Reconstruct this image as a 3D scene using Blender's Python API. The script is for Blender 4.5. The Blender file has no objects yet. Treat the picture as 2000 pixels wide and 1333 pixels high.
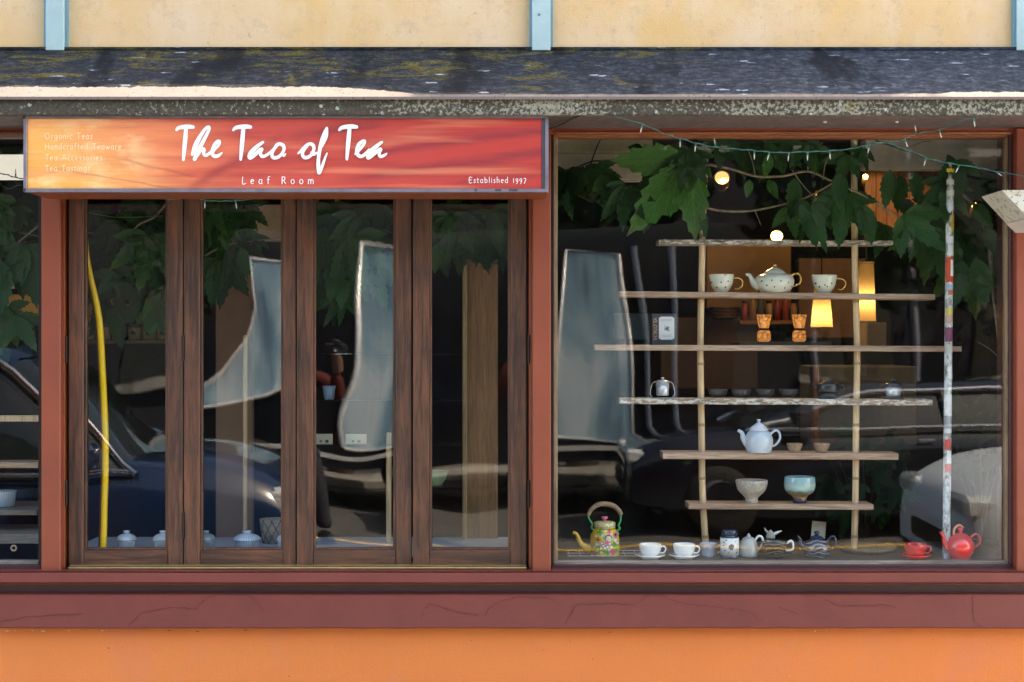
import bpy, bmesh, math, random
from math import sin, cos, pi, radians, sqrt, atan2
from mathutils import Vector, Matrix, noise
random.seed(7)
SC = bpy.context.scene
COL = SC.collection
# ------------------------------------------------------------------ camera, sky, sun, exposure
D = 6.0            # metres from lens to the plane of the shop front
EYE = 1.55
cam_data = bpy.data.cameras.new("camera")
cam = bpy.data.objects.new("camera", cam_data); COL.objects.link(cam)
cam.location = (0, -D, EYE); cam.rotation_euler = (radians(90), 0, 0)
cam_data.sensor_width = 36; cam_data.lens = 54.0
cam_data.clip_start = 0.05; cam_data.clip_end = 400
cam_data.dof.use_dof = True; cam_data.dof.focus_distance = 6.1; cam_data.dof.aperture_fstop = 3.5
SC.camera = cam
world = bpy.data.worlds.new("World"); SC.world = world
world.use_nodes = True
wn = world.node_tree
sky = wn.nodes.new('ShaderNodeTexSky'); sky.sky_type = 'NISHITA'; sky.sun_disc = False
SUN_EL, SUN_AZ = radians(50), radians(60)
sky.sun_elevation = SUN_EL; sky.sun_rotation = SUN_AZ
sky.air_density = 1.0; sky.dust_density = 2.5; sky.ozone_density = 0.6
wn.links.new(sky.outputs[0], wn.nodes['Background'].inputs[0])
wn.nodes['Background'].inputs[1].default_value = 0.15
sun_data = bpy.data.lights.new("sun", 'SUN'); sun_data.energy = 2.6
sun_data.angle = radians(0.5); sun_data.color = (1.0, 0.95, 0.87)
sun = bpy.data.objects.new("sun", sun_data); COL.objects.link(sun)
sdir = Vector((sin(SUN_AZ)*cos(SUN_EL), cos(SUN_AZ)*cos(SUN_EL), sin(SUN_EL)))
sun.rotation_euler = sdir.to_track_quat('Z', 'Y').to_euler()
sun.location = (4, 3, 8)
SC.view_settings.view_transform = 'Standard'; SC.view_settings.look = 'None'
SC.view_settings.gamma = 1; SC.view_settings.use_curve_mapping = False
SC.view_settings.exposure = 3.1
SC.view_settings.use_white_balance = True; SC.view_settings.white_balance_temperature = 8200; SC.view_settings.white_balance_tint = 10
SC.render.engine = 'CYCLES'
SC.cycles.use_denoising = True
SC.cycles.max_bounces = 8; SC.cycles.transparent_max_bounces = 16
SC.cycles.caustics_reflective = False; SC.cycles.caustics_refractive = False
SC.cycles.sample_clamp_indirect = 6

# ------------------------------------------------------------------ helpers: positions
PX = 0.002         # metres per photograph pixel on the shop-front plane
def W(px, py, y=0.0):
    s = (D+y)/D
    return Vector(((px-1000)*PX*s, y, EYE+(666.5-py)*PX*s))
def S(y): return (D+y)/D

# ------------------------------------------------------------------ helpers: meshes
class MB:
    def __init__(s): s.v=[]; s.f=[]; s.sm=[]; s.uv=None
    def add(s, vs, fs, smooth=False):
        o=len(s.v); s.v+= [tuple(v) for v in vs]
        for f in fs: s.f.append(tuple(i+o for i in f)); s.sm.append(smooth)
        return s
    def box(s, x0,y0,z0,x1,y1,z1,bev=0.0):
        if x0>x1: x0,x1=x1,x0
        if y0>y1: y0,y1=y1,y0
        if z0>z1: z0,z1=z1,z0
        b=min(bev,(x1-x0)*.4,(y1-y0)*.4,(z1-z0)*.4)
        if b<=0:
            vs=[(x0,y0,z0),(x1,y0,z0),(x1,y1,z0),(x0,y1,z0),(x0,y0,z1),(x1,y0,z1),(x1,y1,z1),(x0,y1,z1)]
            return s.add(vs,[(0,3,2,1),(4,5,6,7),(0,1,5,4),(1,2,6,5),(2,3,7,6),(3,0,4,7)])
        vs=[];idx={}
        for i,x in enumerate((x0,x1)):
            for j,y in enumerate((y0,y1)):
                for k,z in enumerate((z0,z1)):
                    sx=b if i==0 else -b; sy=b if j==0 else -b; sz=b if k==0 else -b
                    idx[i,j,k,0]=len(vs); vs.append((x,y+sy,z+sz))
                    idx[i,j,k,1]=len(vs); vs.append((x+sx,y,z+sz))
                    idx[i,j,k,2]=len(vs); vs.append((x+sx,y+sy,z))
        fs=[]
        for i in (0,1): fs.append([idx[i,0,0,0],idx[i,1,0,0],idx[i,1,1,0],idx[i,0,1,0]][::(-1 if i==0 else 1)])
        for j in (0,1): fs.append([idx[0,j,0,1],idx[0,j,1,1],idx[1,j,1,1],idx[1,j,0,1]][::(-1 if j==0 else 1)])
        for k in (0,1): fs.append([idx[0,0,k,2],idx[1,0,k,2],idx[1,1,k,2],idx[0,1,k,2]][::(-1 if k==0 else 1)])
        for i in (0,1):
            for j in (0,1): fs.append([idx[i,j,0,0],idx[i,j,1,0],idx[i,j,1,1],idx[i,j,0,1]][::(1 if (i+j)%2==0 else -1)])
            for k in (0,1): fs.append([idx[i,0,k,0],idx[i,0,k,2],idx[i,1,k,2],idx[i,1,k,0]][::(1 if (i+k)%2==0 else -1)])
        for j in (0,1):
            for k in (0,1): fs.append([idx[0,j,k,1],idx[1,j,k,1],idx[1,j,k,2],idx[0,j,k,2]][::(1 if (j+k)%2==0 else -1)])
        for i in (0,1):
            for j in (0,1):
                for k in (0,1): fs.append([idx[i,j,k,0],idx[i,j,k,1],idx[i,j,k,2]][::(1 if (i+j+k)%2==0 else -1)])
        return s.add(vs,fs)
    def pbox(s, px0,py0,px1,py1,yf,yb,bev=0.0):
        a=W(px0,py1,yf); b=W(px1,py0,yf)
        return s.box(a.x,yf,a.z,b.x,yb,b.z,bev)
    def tube(s, pts, r, n=8, caps=True, flat=1.0):
        pts=[Vector(p) for p in pts]; m=len(pts)
        if not hasattr(r,'__len__'): r=[r]*m
        vs=[];fs=[]
        t0=(pts[1]-pts[0]).normalized()
        up=Vector((0,0,1)) if abs(t0.z)<.9 else Vector((0,1,0))
        nx=t0.cross(up).normalized()
        for i,p in enumerate(pts):
            t=(pts[min(i+1,m-1)]-pts[max(i-1,0)]).normalized()
            nx=(nx-t*nx.dot(t))
            nx = nx.normalized() if nx.length>1e-6 else t.orthogonal().normalized()
            ny=t.cross(nx)
            for k in range(n):
                a=2*pi*k/n
                vs.append(p+nx*cos(a)*r[i]+ny*sin(a)*r[i]*flat)
        for i in range(m-1):
            for k in range(n):
                k2=(k+1)%n
                fs.append((i*n+k,i*n+k2,(i+1)*n+k2,(i+1)*n+k))
        s.add(vs,fs,True)
        if caps:
            s.add(vs[:n],[tuple(range(n))[::-1]]); s.add(vs[-n:],[tuple(range(n))])
        return s
    def lathe(s, prof, n=24, c=(0,0,0), sx=1.0, sy=1.0):
        vs=[];fs=[];m=len(prof)
        for r,z in prof:
            for k in range(n):
                a=2*pi*k/n; vs.append((c[0]+r*cos(a)*sx,c[1]+r*sin(a)*sy,c[2]+z))
        for i in range(m-1):
            for k in range(n):
                k2=(k+1)%n; fs.append((i*n+k,i*n+k2,(i+1)*n+k2,(i+1)*n+k))
        return s.add(vs,fs,True)
    def prism(s, poly, y0, y1):
        # poly [(x,z)] extruded from y0 to y1
        n=len(poly)
        vs=[(x,y0,z) for x,z in poly]+[(x,y1,z) for x,z in poly]
        fs=[tuple(range(n)),tuple(range(n,2*n))[::-1]]
        for i in range(n):
            j=(i+1)%n; fs.append((j,i,i+n,j+n))
        s.add(vs,fs); return s
    def ribbon(s, pts, y, ystep=0.00002, caps=10):
        # pts [(x,z,width)]; flat brush stroke made of round-ended overlapping quads, each a hair in front of the last
        P=cr(pts)
        for i in range(len(P)-1):
            (x0,z0,w0),(x1,z1,w1)=P[i],P[i+1]
            dx,dz=x1-x0,z1-z0; L=sqrt(dx*dx+dz*dz) or 1e-9
            nx,nz=-dz/L,dx/L
            s.add([(x0+nx*w0/2,y,z0+nz*w0/2),(x0-nx*w0/2,y,z0-nz*w0/2),(x1-nx*w1/2,y,z1-nz*w1/2),(x1+nx*w1/2,y,z1+nz*w1/2)],[(0,1,2,3)])
            y-=ystep
            if i<len(P)-2 or 1:
                s.add([(x1+cos(2*pi*k/caps)*w1/2,y,z1+sin(2*pi*k/caps)*w1/2) for k in range(caps)],[tuple(range(caps))]); y-=ystep
            if i==0:
                s.add([(x0+cos(2*pi*k/caps)*w0/2,y,z0+sin(2*pi*k/caps)*w0/2) for k in range(caps)],[tuple(range(caps))]); y-=ystep
        return y
    def build(s, name, mat=None, parent=None, loc=None, recalc=True):
        me=bpy.data.meshes.new(name)
        me.from_pydata(s.v,[],s.f); me.update()
        me.polygons.foreach_set('use_smooth', s.sm)
        if recalc:
            bm=bmesh.new(); bm.from_mesh(me); bmesh.ops.recalc_face_normals(bm,faces=bm.faces); bm.to_mesh(me); bm.free()
        if mat: me.materials.append(mat)
        return link(name, me, parent, loc)
def link(name, data, parent=None, loc=None):
    o=bpy.data.objects.new(name,data); COL.objects.link(o)
    if loc is not None: o.location=loc
    if parent is not None: o.parent=parent
    return o
def cr(pts, k=4):
    out=[]; n=len(pts)
    if n<3: return [tuple(p) for p in pts]
    for i in range(n-1):
        p0=pts[max(i-1,0)];p1=pts[i];p2=pts[i+1];p3=pts[min(i+2,n-1)]
        for j in range(k):
            t=j/k
            out.append(tuple(0.5*((2*b)+(-a+c)*t+(2*a-5*b+4*c-d)*t*t+(-a+3*b-3*c+d)*t**3) for a,b,c,d in zip(p0,p1,p2,p3)))
    out.append(tuple(pts[-1])); return out
def empty(name, loc=(0,0,0), parent=None):
    o=bpy.data.objects.new(name,None); COL.objects.link(o); o.location=loc; o.empty_display_size=.05
    if parent is not None: o.parent=parent
    return o
def tag(o,label=None,cat=None,group=None,kind=None):
    if label: o['label']=label
    if cat: o['category']=cat
    if group: o['group']=group
    if kind: o['kind']=kind
    return o
def thing(name,loc,label,cat,group=None): return tag(empty(name,loc),label,cat,group)

# ------------------------------------------------------------------ helpers: materials
MATS={}
class NT:
    def __init__(s,name):
        s.m=bpy.data.materials.new(name); s.m.use_nodes=True; s.t=s.m.node_tree; s.n=s.t.nodes; s.l=s.t.links
        s.b=s.n['Principled BSDF']; s.out=s.n['Material Output']
        s.tc=s.n.new('ShaderNodeTexCoord')
    def new(s,t,**kw):
        n=s.n.new(t)
        for k,v in kw.items(): setattr(n,k,v)
        return n
    def mapping(s,scale=(1,1,1),src='Object',rot=(0,0,0),loc=(0,0,0),rnd=False):
        mp=s.n.new('ShaderNodeMapping'); mp.inputs['Scale'].default_value=scale
        mp.inputs['Rotation'].default_value=rot; mp.inputs['Location'].default_value=loc
        s.l.new(s.tc.outputs[src],mp.inputs['Vector'])
        if rnd:
            oi=s.n.new('ShaderNodeObjectInfo'); mu=s.n.new('ShaderNodeMath'); mu.operation='MULTIPLY'; mu.inputs[1].default_value=37
            s.l.new(oi.outputs['Random'],mu.inputs[0])
            cb=s.n.new('ShaderNodeCombineXYZ')
            for i in range(3): s.l.new(mu.outputs[0],cb.inputs[i])
            s.l.new(cb.outputs[0],mp.inputs['Location'])
        return mp.outputs[0]
    def noise(s,vec,scale,detail=4,rough=.55,dist=0):
        n=s.n.new('ShaderNodeTexNoise'); n.inputs['Scale'].default_value=scale; n.inputs['Detail'].default_value=detail
        n.inputs['Roughness'].default_value=rough; n.inputs['Distortion'].default_value=dist
        s.l.new(vec,n.inputs['Vector']); return n.outputs[0]
    def voro(s,vec,scale,feature='F1'):
        n=s.n.new('ShaderNodeTexVoronoi'); n.feature=feature; n.inputs['Scale'].default_value=scale
        s.l.new(vec,n.inputs['Vector']); return n.outputs['Distance']
    def ramp(s,fac,stops):
        r=s.n.new('ShaderNodeValToRGB'); e=r.color_ramp.elements
        while len(e)<len(stops): e.new(.5)
        for i,(p,c) in enumerate(stops):
            e[i].position=p
            c=(c,c,c) if not hasattr(c,'__len__') else c
            e[i].color=(*c[:3],1)
        s.l.new(fac,r.inputs[0]); return r.outputs[0]
    def mix(s,fac,a,b,mode='MIX'):
        m=s.n.new('ShaderNodeMix'); m.data_type='RGBA'; m.blend_type=mode
        if isinstance(fac,(int,float)): m.inputs[0].default_value=fac
        else: s.l.new(fac,m.inputs[0])
        for i,v in ((6,a),(7,b)):
            if hasattr(v,'__len__'): m.inputs[i].default_value=(*v[:3],1)
            else: s.l.new(v,m.inputs[i])
        return m.outputs[2]
    def math(s,op,a,b=None,c=None):
        m=s.n.new('ShaderNodeMath'); m.operation=op
        for i,v in enumerate((a,b,c)):
            if v is None: continue
            if isinstance(v,(int,float)): m.inputs[i].default_value=v
            else: s.l.new(v,m.inputs[i])
        return m.outputs[0]
    def base(s,c):
        if hasattr(c,'__len__'): s.b.inputs['Base Color'].default_value=(*c[:3],1)
        else: s.l.new(c,s.b.inputs['Base Color'])
    def bump(s,h,strength=.3,dist=.002):
        b=s.n.new('ShaderNodeBump'); b.inputs['Strength'].default_value=strength; b.inputs['Distance'].default_value=dist
        s.l.new(h,b.inputs['Height']); s.l.new(b.outputs[0],s.b.inputs['Normal']); return b.outputs[0]
    def rough(s,v):
        if isinstance(v,(int,float)): s.b.inputs['Roughness'].default_value=v
        else: s.l.new(v,s.b.inputs['Roughness'])
    def sep(s,src='Object'):
        x=s.n.new('ShaderNodeSeparateXYZ'); s.l.new(s.tc.outputs[src],x.inputs[0]); return x.outputs

def simple(name,c,rough=.5,var=.12,scale=30,bump=.0,metal=0,coat=0,rnd=False,bd=.001):
    t=NT(name); v=t.mapping(rnd=rnd)
    n=t.noise(v,scale,4)
    lo=tuple(x*(1-var) for x in c); hi=tuple(min(1,x*(1+var)) for x in c)
    t.base(t.ramp(n,[(.3,lo),(.7,hi)])); t.rough(rough)
    t.b.inputs['Metallic'].default_value=metal
    if coat: t.b.inputs['Coat Weight'].default_value=coat; t.b.inputs['Coat Roughness'].default_value=.08
    if bump: t.bump(n,bump,bd)
    return t.m

def painted_wood(name,c,chip=(.25,.2,.16),rough=.5,peel=.72):
    t=NT(name); v=t.mapping((1,1,1)); n=t.noise(v,6,6,.6); n2=t.noise(t.mapping((3,3,22)),9,5)
    col=t.ramp(n,[(.25,tuple(x*.84 for x in c)),(.55,c),(.8,tuple(min(1,x*1.12) for x in c))])
    fine=t.noise(v,60,5,.7)
    col=t.mix(t.ramp(fine,[(peel,0),(peel+.03,1)]),col,chip)
    t.base(col); t.rough(t.ramp(n2,[(.3,rough-.08),(.7,rough+.12)])); t.bump(t.math('ADD',fine,n2),.25,.0012)
    return t.m

def wood(name,stops,axis='Z',scale=1.0,rough=.5,bump=.3,rnd=True,coat=0):
    t=NT(name)
    k=(26,26,1.6) if axis=='Z' else (1.6,26,26)
    v=t.mapping(tuple(x*scale for x in k),rnd=rnd)
    n=t.noise(v,1.7,8,.62,.8); f=t.noise(t.mapping(tuple(x*scale*4 for x in k),rnd=rnd),2,4,.6)
    big=t.noise(t.mapping((1.2,1.2,1.2),rnd=rnd),3.5,3)
    m=t.math('ADD',t.math('MULTIPLY',n,.72),t.math('MULTIPLY',big,.28))
    col=t.ramp(m,stops); col=t.mix(t.math('MULTIPLY',t.ramp(f,[(.35,1),(.55,0)]),.45),col,tuple(x*.4 for x in stops[0][1]))
    t.base(col); t.rough(t.ramp(n,[(.3,rough-.1),(.7,rough+.15)])); t.bump(t.math('ADD',n,f),bump,.0012)
    if coat: t.b.inputs['Coat Weight'].default_value=coat
    return t.m

def glass_mat(name,refl=.14,wave=.006,wscale=2.2,tint=(.84,.875,.87),stretch=(1,1,1),grime=.006):
    t=NT(name); t.n.remove(t.b)
    tr=t.new('ShaderNodeBsdfTransparent'); tr.inputs[0].default_value=(*tint,1)
    gl=t.new('ShaderNodeBsdfGlossy'); gl.inputs['Roughness'].default_value=0.0; gl.inputs[0].default_value=(.97,.98,1,1)
    v=t.mapping(stretch,src='Object',rnd=True); n=t.noise(v,wscale,.4,.3)
    b=t.new('ShaderNodeBump'); b.inputs['Strength'].default_value=1; b.inputs['Distance'].default_value=wave
    t.l.new(n,b.inputs['Height']); t.l.new(b.outputs[0],gl.inputs['Normal'])
    lw=t.new('ShaderNodeLayerWeight'); lw.inputs[0].default_value=.35
    fac=t.math('ADD',t.math('MULTIPLY',t.math('POWER',lw.outputs['Facing'],4),.7),refl)
    mx=t.new('ShaderNodeMixShader'); t.l.new(fac,mx.inputs[0]); t.l.new(tr.outputs[0],mx.inputs[1]); t.l.new(gl.outputs[0],mx.inputs[2])
    # dust and dried rain marks on the pane
    df=t.new('ShaderNodeBsdfDiffuse'); df.inputs[0].default_value=(.55,.55,.5,1)
    dn=t.noise(t.mapping((6,6,1.2),rnd=True),3,6,.7); dd=t.noise(t.mapping(),160,2)
    dust=t.math('MULTIPLY',t.math('MULTIPLY',t.ramp(dn,[(.45,0),(.75,1)]),t.ramp(dd,[(.35,.4),(.7,1)])),grime)
    mx2=t.new('ShaderNodeMixShader'); t.l.new(dust,mx2.inputs[0]); t.l.new(mx.outputs[0],mx2.inputs[1]); t.l.new(df.outputs[0],mx2.inputs[2])
    t.l.new(mx2.outputs[0],t.out.inputs[0])
    return t.m
# ------------------------------------------------------------------ materials
def m_stucco_yellow():
    t=NT('yellow_stucco'); v=t.mapping(); big=t.noise(v,1.3,5,.6); mid=t.noise(t.mapping((1,1,.5)),5,5,.6); fine=t.noise(v,140,5,.7)
    c=t.ramp(big,[(.3,(.68,.405,.14)),(.48,(.69,.44,.21)),(.66,(.70,.50,.32))])
    c=t.mix(t.ramp(mid,[(.48,0),(.75,.6)]),c,(.72,.57,.40))
    st=t.noise(t.mapping((3,3,.4)),9,6,.7); c=t.mix(t.math('MULTIPLY',t.ramp(st,[(.6,0),(.75,1)]),.22),c,(.34,.22,.12))
    sp=t.noise(v,26,6,.75); c=t.mix(t.ramp(sp,[(.60,0),(.68,.7)]),c,(.36,.24,.16)); sp2=t.noise(t.mapping((1,1,1)),11,7,.8); c=t.mix(t.ramp(sp2,[(.52,0),(.66,.6)]),c,(.50,.34,.22))
    t.base(c); t.rough(.9); t.bump(t.math('ADD',fine,t.math('MULTIPLY',sp,.8)),.35,.003); return t.m
def m_stucco_orange():
    t=NT('orange_stucco'); v=t.mapping(); big=t.noise(v,1.8,5,.6); fine=t.noise(v,120,5,.7)
    c=t.ramp(big,[(.3,(.74,.20,.045)),(.6,(.78,.215,.052)),(.75,(.73,.205,.075))])
    sp=t.noise(v,24,6,.82); c=t.mix(t.ramp(sp,[(.66,0),(.71,.75)]),c,(.30,.10,.05)); dr=t.noise(t.mapping((1,1,.6)),6,6,.7); c=t.mix(t.ramp(dr,[(.55,0),(.75,.35)]),c,(.60,.24,.13)); wf=t.noise(v,44,4,.8); c=t.mix(t.ramp(wf,[(.73,0),(.76,.8)]),c,(.8,.6,.4))
    t.base(c); t.rough(.85); t.bump(t.math('ADD',fine,t.math('MULTIPLY',dr,2)),.6,.003); return t.m
def m_awning():
    t=NT('awning_membrane'); v=t.mapping(); 
    slant=t.mapping((1.2,1,7),rot=(0,radians(-18),0))
    n=t.noise(t.mapping((1,1,2.5)),26,8,.82); g=t.noise(v,2.2,4)
    c=t.ramp(n,[(.34,(.006,.0075,.011)),(.52,(.017,.020,.026)),(.66,(.048,.054,.064))])
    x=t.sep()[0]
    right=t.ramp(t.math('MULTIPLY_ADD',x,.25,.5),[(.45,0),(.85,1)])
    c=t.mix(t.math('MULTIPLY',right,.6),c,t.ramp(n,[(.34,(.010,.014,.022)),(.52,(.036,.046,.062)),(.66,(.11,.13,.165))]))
    moss=t.noise(slant,2.4,8,.76,1.4)
    z=t.sep()[2]
    up=t.ramp(z,[(2.3/10,0),(2.6/10,1)])
    mm=t.math('ADD',moss,t.math('MULTIPLY',t.ramp(t.math('SUBTRACT',z,2.36),[(.0,0),(.30,1)]),.10))
    mm=t.math('SUBTRACT',mm,t.math('MULTIPLY',right,.11))
    mf=t.noise(v,90,4,.7); mm=t.math('ADD',mm,t.math('MULTIPLY',t.math('SUBTRACT',mf,.5),.16))
    c=t.mix(t.ramp(mm,[(.59,0),(.68,.65)]),c,t.ramp(mf,[(.35,(.055,.048,.008)),(.65,(.16,.125,.018))]))
    lv=t.voro(t.mapping((.8,1.5,5)),7.5); ld=t.noise(t.mapping((1,1,3)),55,4,.7)
    li=t.math('ADD',lv,t.math('MULTIPLY',t.math('SUBTRACT',ld,.5),.55))
    gate=t.ramp(t.noise(v,3.1,2),[(.44,0),(.5,1)])
    c=t.mix(t.math('MULTIPLY',t.ramp(li,[(.09,1),(.14,0)]),gate),c,(.22,.25,.29))
    dk=t.noise(t.mapping((2.2,1,.5)),1.6,4,.6); c=t.mix(t.math('MULTIPLY',t.ramp(dk,[(.54,0),(.62,1)]),.8),c,(.004,.005,.008))
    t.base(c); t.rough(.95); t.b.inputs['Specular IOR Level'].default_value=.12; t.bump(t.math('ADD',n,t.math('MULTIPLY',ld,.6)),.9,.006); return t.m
def m_fascia():
    t=NT('lichened_fascia'); v=t.mapping(); n=t.noise(v,60,5,.7); g=t.noise(v,2.0,3)
    c=t.ramp(n,[(.3,(.024,.020,.015)),(.6,(.070,.060,.043)),(.8,(.13,.115,.085))])
    x=t.sep()[0]
    dens=t.math('ADD',t.math('MULTIPLY_ADD',x,.03,.012),t.math('MULTIPLY',t.math('SUBTRACT',g,.5),.55))
    a=t.math('ADD',t.math('ADD',t.noise(v,75,3,.65),dens),.02)
    c=t.mix(t.ramp(a,[(.56,0),(.61,1)]),c,t.ramp(n,[(.3,(.16,.15,.11)),(.7,(.33,.32,.25))]))
    b=t.math('ADD',t.voro(v,26),t.math('MULTIPLY',t.math('SUBTRACT',n,.5),.6)); gt=t.ramp(t.noise(v,5,2),[(.5,0),(.55,1)])
    c=t.mix(t.math('MULTIPLY',t.ramp(b,[(.16,1),(.2,0)]),gt),c,(.34,.39,.37))
    ms=t.noise(v,9,6,.8); c=t.mix(t.ramp(ms,[(.62,0),(.7,.6)]),c,(.22,.17,.03))
    t.base(c); t.rough(.9); t.bump(t.math('ADD',a,n),.6,.003); return t.m
def m_sign():
    t=NT('sign_print'); s=t.sep(); x=s[0]; z=s[2]; kx=PX*S(-.372)
    u=t.math('DIVIDE',t.math('ADD',x,.96),1.92)   # 0..1 left to right
    vv=t.math('DIVIDE',t.math('ADD',z,.135),.27)
    w=t.noise(t.mapping((1,1,3.5)),2.6,3,.5)
    uu=t.math('ADD',u,t.math('MULTIPLY',t.math('SUBTRACT',w,.5),.22))
    uu=t.math('ADD',uu,t.math('MULTIPLY',t.math('SUBTRACT',vv,.4),.10))
    c=t.ramp(uu,[(.0,(.90,.42,.08)),(.09,(.92,.44,.11)),(.20,(.88,.31,.11)),(.32,(.76,.18,.08)),(.46,(.56,.070,.048)),(.8,(.47,.042,.032)),(1,(.46,.034,.024))])
    # faded, nearly white patches round the small words
    fd=t.noise(t.mapping((1.6,1,3.2),rot=(0,radians(14),0)),3.3,4,.6)
    wl=t.math('MULTIPLY',t.ramp(fd,[(.47,0),(.62,1)]),t.ramp(u,[(.03,1),(.20,.8),(.27,0)]))
    c=t.mix(t.math('MULTIPLY',wl,.6),c,(.95,.74,.36))
    # printed wood grain: broad slanting bands and fine streaks
    b1=t.noise(t.mapping((.75,1,10),rot=(0,radians(-9),0)),1.35,3,.5)
    b1m=t.math('MULTIPLY',t.ramp(b1,[(.50,0),(.58,1),(.66,.1)]),t.ramp(u,[(.12,.1),(.4,.4)]))
    c=t.mix(b1m,c,(.24,.018,.022))
    b2=t.noise(t.mapping((.8,1,9),rot=(0,radians(11),0),loc=(3,0,1)),1.2,3,.5)
    c=t.mix(t.math('MULTIPLY',t.ramp(b2,[(.6,0),(.66,1)]),t.ramp(u,[(.15,.15),(.5,.45),(.7,.2)])),c,(.50,.05,.03))
    wob=t.math('MULTIPLY',t.math('SUBTRACT',t.noise(t.mapping((2.5,1,4)),3,4,.6),.5),.022)
    for (xa,za,xb,zb,wd,st) in ((690,303,1075,254,7,.75),(650,354,1075,296,8.5,.8),(360,372,560,262,8,.6),(540,272,760,236,9,.5),(215,306,400,350,2.5,.35),(90,326,350,372,1.6,.4),(600,262,760,246,3,.5),(860,362,1075,340,5,.5),(380,352,640,330,5,.3)):
        m_=-(zb-za)/(xb-xa); X0_=(xa-559)*kx; Z0_=(302-za)*kx
        ln_=t.math('MULTIPLY_ADD',t.math('SUBTRACT',x,X0_),m_,Z0_)
        dd=t.math('ABSOLUTE',t.math('ADD',t.math('SUBTRACT',z,ln_),wob))
        dd=t.math('DIVIDE',dd,wd*kx*2)
        tt=t.math('DIVIDE',t.math('SUBTRACT',x,X0_),(xb-xa)*kx)
        msk=t.math('MULTIPLY',t.ramp(dd,[(.05,1),(.9,0)]),t.ramp(tt,[(0,0),(.2,1),(.85,1),(1,0 if xb<1000 else 1)]))
        c=t.mix(t.math('MULTIPLY',msk,st),c,(.22,.018,.03))
    lt=t.noise(t.mapping((.7,1,11),loc=(8,0,3),rot=(0,radians(-5),0)),1.6,3,.5)
    c=t.mix(t.math('MULTIPLY',t.ramp(lt,[(.52,0),(.66,1)]),.42),c,(.95,.34,.17))
    fs=t.noise(t.mapping((6,1,190)),1.0,3,.6); c=t.mix(t.ramp(fs,[(.3,.22),(.7,0)]),c,(.42,.05,.03))
    sc=t.noise(t.mapping((1,1,1)),120,3,.8); c=t.mix(t.ramp(sc,[(.74,0),(.78,.5)]),c,(.9,.7,.6))
    t.base(c); t.rough(.45); t.bump(fs,.05,.0005); return t.m
def m_leaf(name,lo,hi,vein):
    t=NT(name); t.n.remove(t.b)
    uv=t.n.new('ShaderNodeUVMap'); sp=t.n.new('ShaderNodeSeparateXYZ'); t.l.new(uv.outputs[0],sp.inputs[0])
    a=t.math('ABSOLUTE',sp.outputs[1]); k=t.math('SUBTRACT',sp.outputs[0],t.math('MULTIPLY',a,.28))
    w=t.math('SINE',t.math('MULTIPLY',k,62)); ve=t.ramp(w,[(.86,0),(.99,1)])
    mid=t.ramp(a,[(.0,1),(.07,0)])
    oi=t.n.new('ShaderNodeObjectInfo')
    c=t.mix(oi.outputs['Random'],lo,hi)
    n=t.noise(t.mapping(rnd=True),22,4); c=t.mix(t.ramp(n,[(.4,0),(.8,.5)]),c,tuple(x*.5 for x in lo))
    tip=t.math('MULTIPLY',t.ramp(sp.outputs[0],[(.72,0),(1,1)]),t.ramp(t.math('FRACT',t.math('MULTIPLY',oi.outputs['Random'],7.3)),[(.62,0),(.8,.8)]))
    c=t.mix(tip,c,(.09,.14,.02))
    c=t.mix(t.math('MULTIPLY',t.math('MAXIMUM',ve,mid),.45),c,vein)
    df=t.new('ShaderNodeBsdfPrincipled'); df.inputs['Roughness'].default_value=.55; df.inputs['Specular IOR Level'].default_value=.3; t.l.new(c,df.inputs['Base Color'])
    bp=t.new('ShaderNodeBump'); bp.inputs['Strength'].default_value=.5; bp.inputs['Distance'].default_value=.003; bp.invert=True
    t.l.new(t.math('MAXIMUM',ve,mid),bp.inputs['Height']); t.l.new(bp.outputs[0],df.inputs['Normal'])
    tl=t.new('ShaderNodeBsdfTranslucent'); t.l.new(t.mix(.5,c,(.05,.16,.012)),tl.inputs[0])
    mx=t.new('ShaderNodeMixShader'); mx.inputs[0].default_value=.25
    t.l.new(df.outputs[0],mx.inputs[1]); t.l.new(tl.outputs[0],mx.inputs[2]); t.l.new(mx.outputs[0],t.out.inputs[0]); return t.m
def m_shade():
    t=NT('pleated_shade_fabric'); t.n.remove(t.b)
    tl=t.new('ShaderNodeBsdfTranslucent'); tl.inputs[0].default_value=(.85,.66,.40,1)
    df=t.new('ShaderNodeBsdfDiffuse'); df.inputs[0].default_value=(.6,.48,.28,1)
    mx=t.new('ShaderNodeMixShader'); mx.inputs[0].default_value=.35
    t.l.new(tl.outputs[0],mx.inputs[1]); t.l.new(df.outputs[0],mx.inputs[2]); t.l.new(mx.outputs[0],t.out.inputs[0]); return t.m
def emit(name,c,s):
    t=NT(name); n=t.noise(t.mapping(),60,3,.6)
    t.base(tuple(x*.5 for x in c)); t.b.inputs['Emission Color'].default_value=(*c,1)
    t.l.new(t.ramp(n,[(.3,.75*1),(.7,1)]),t.b.inputs['Emission Strength']) if False else None
    t.b.inputs['Emission Strength'].default_value=s; return t.m
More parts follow.
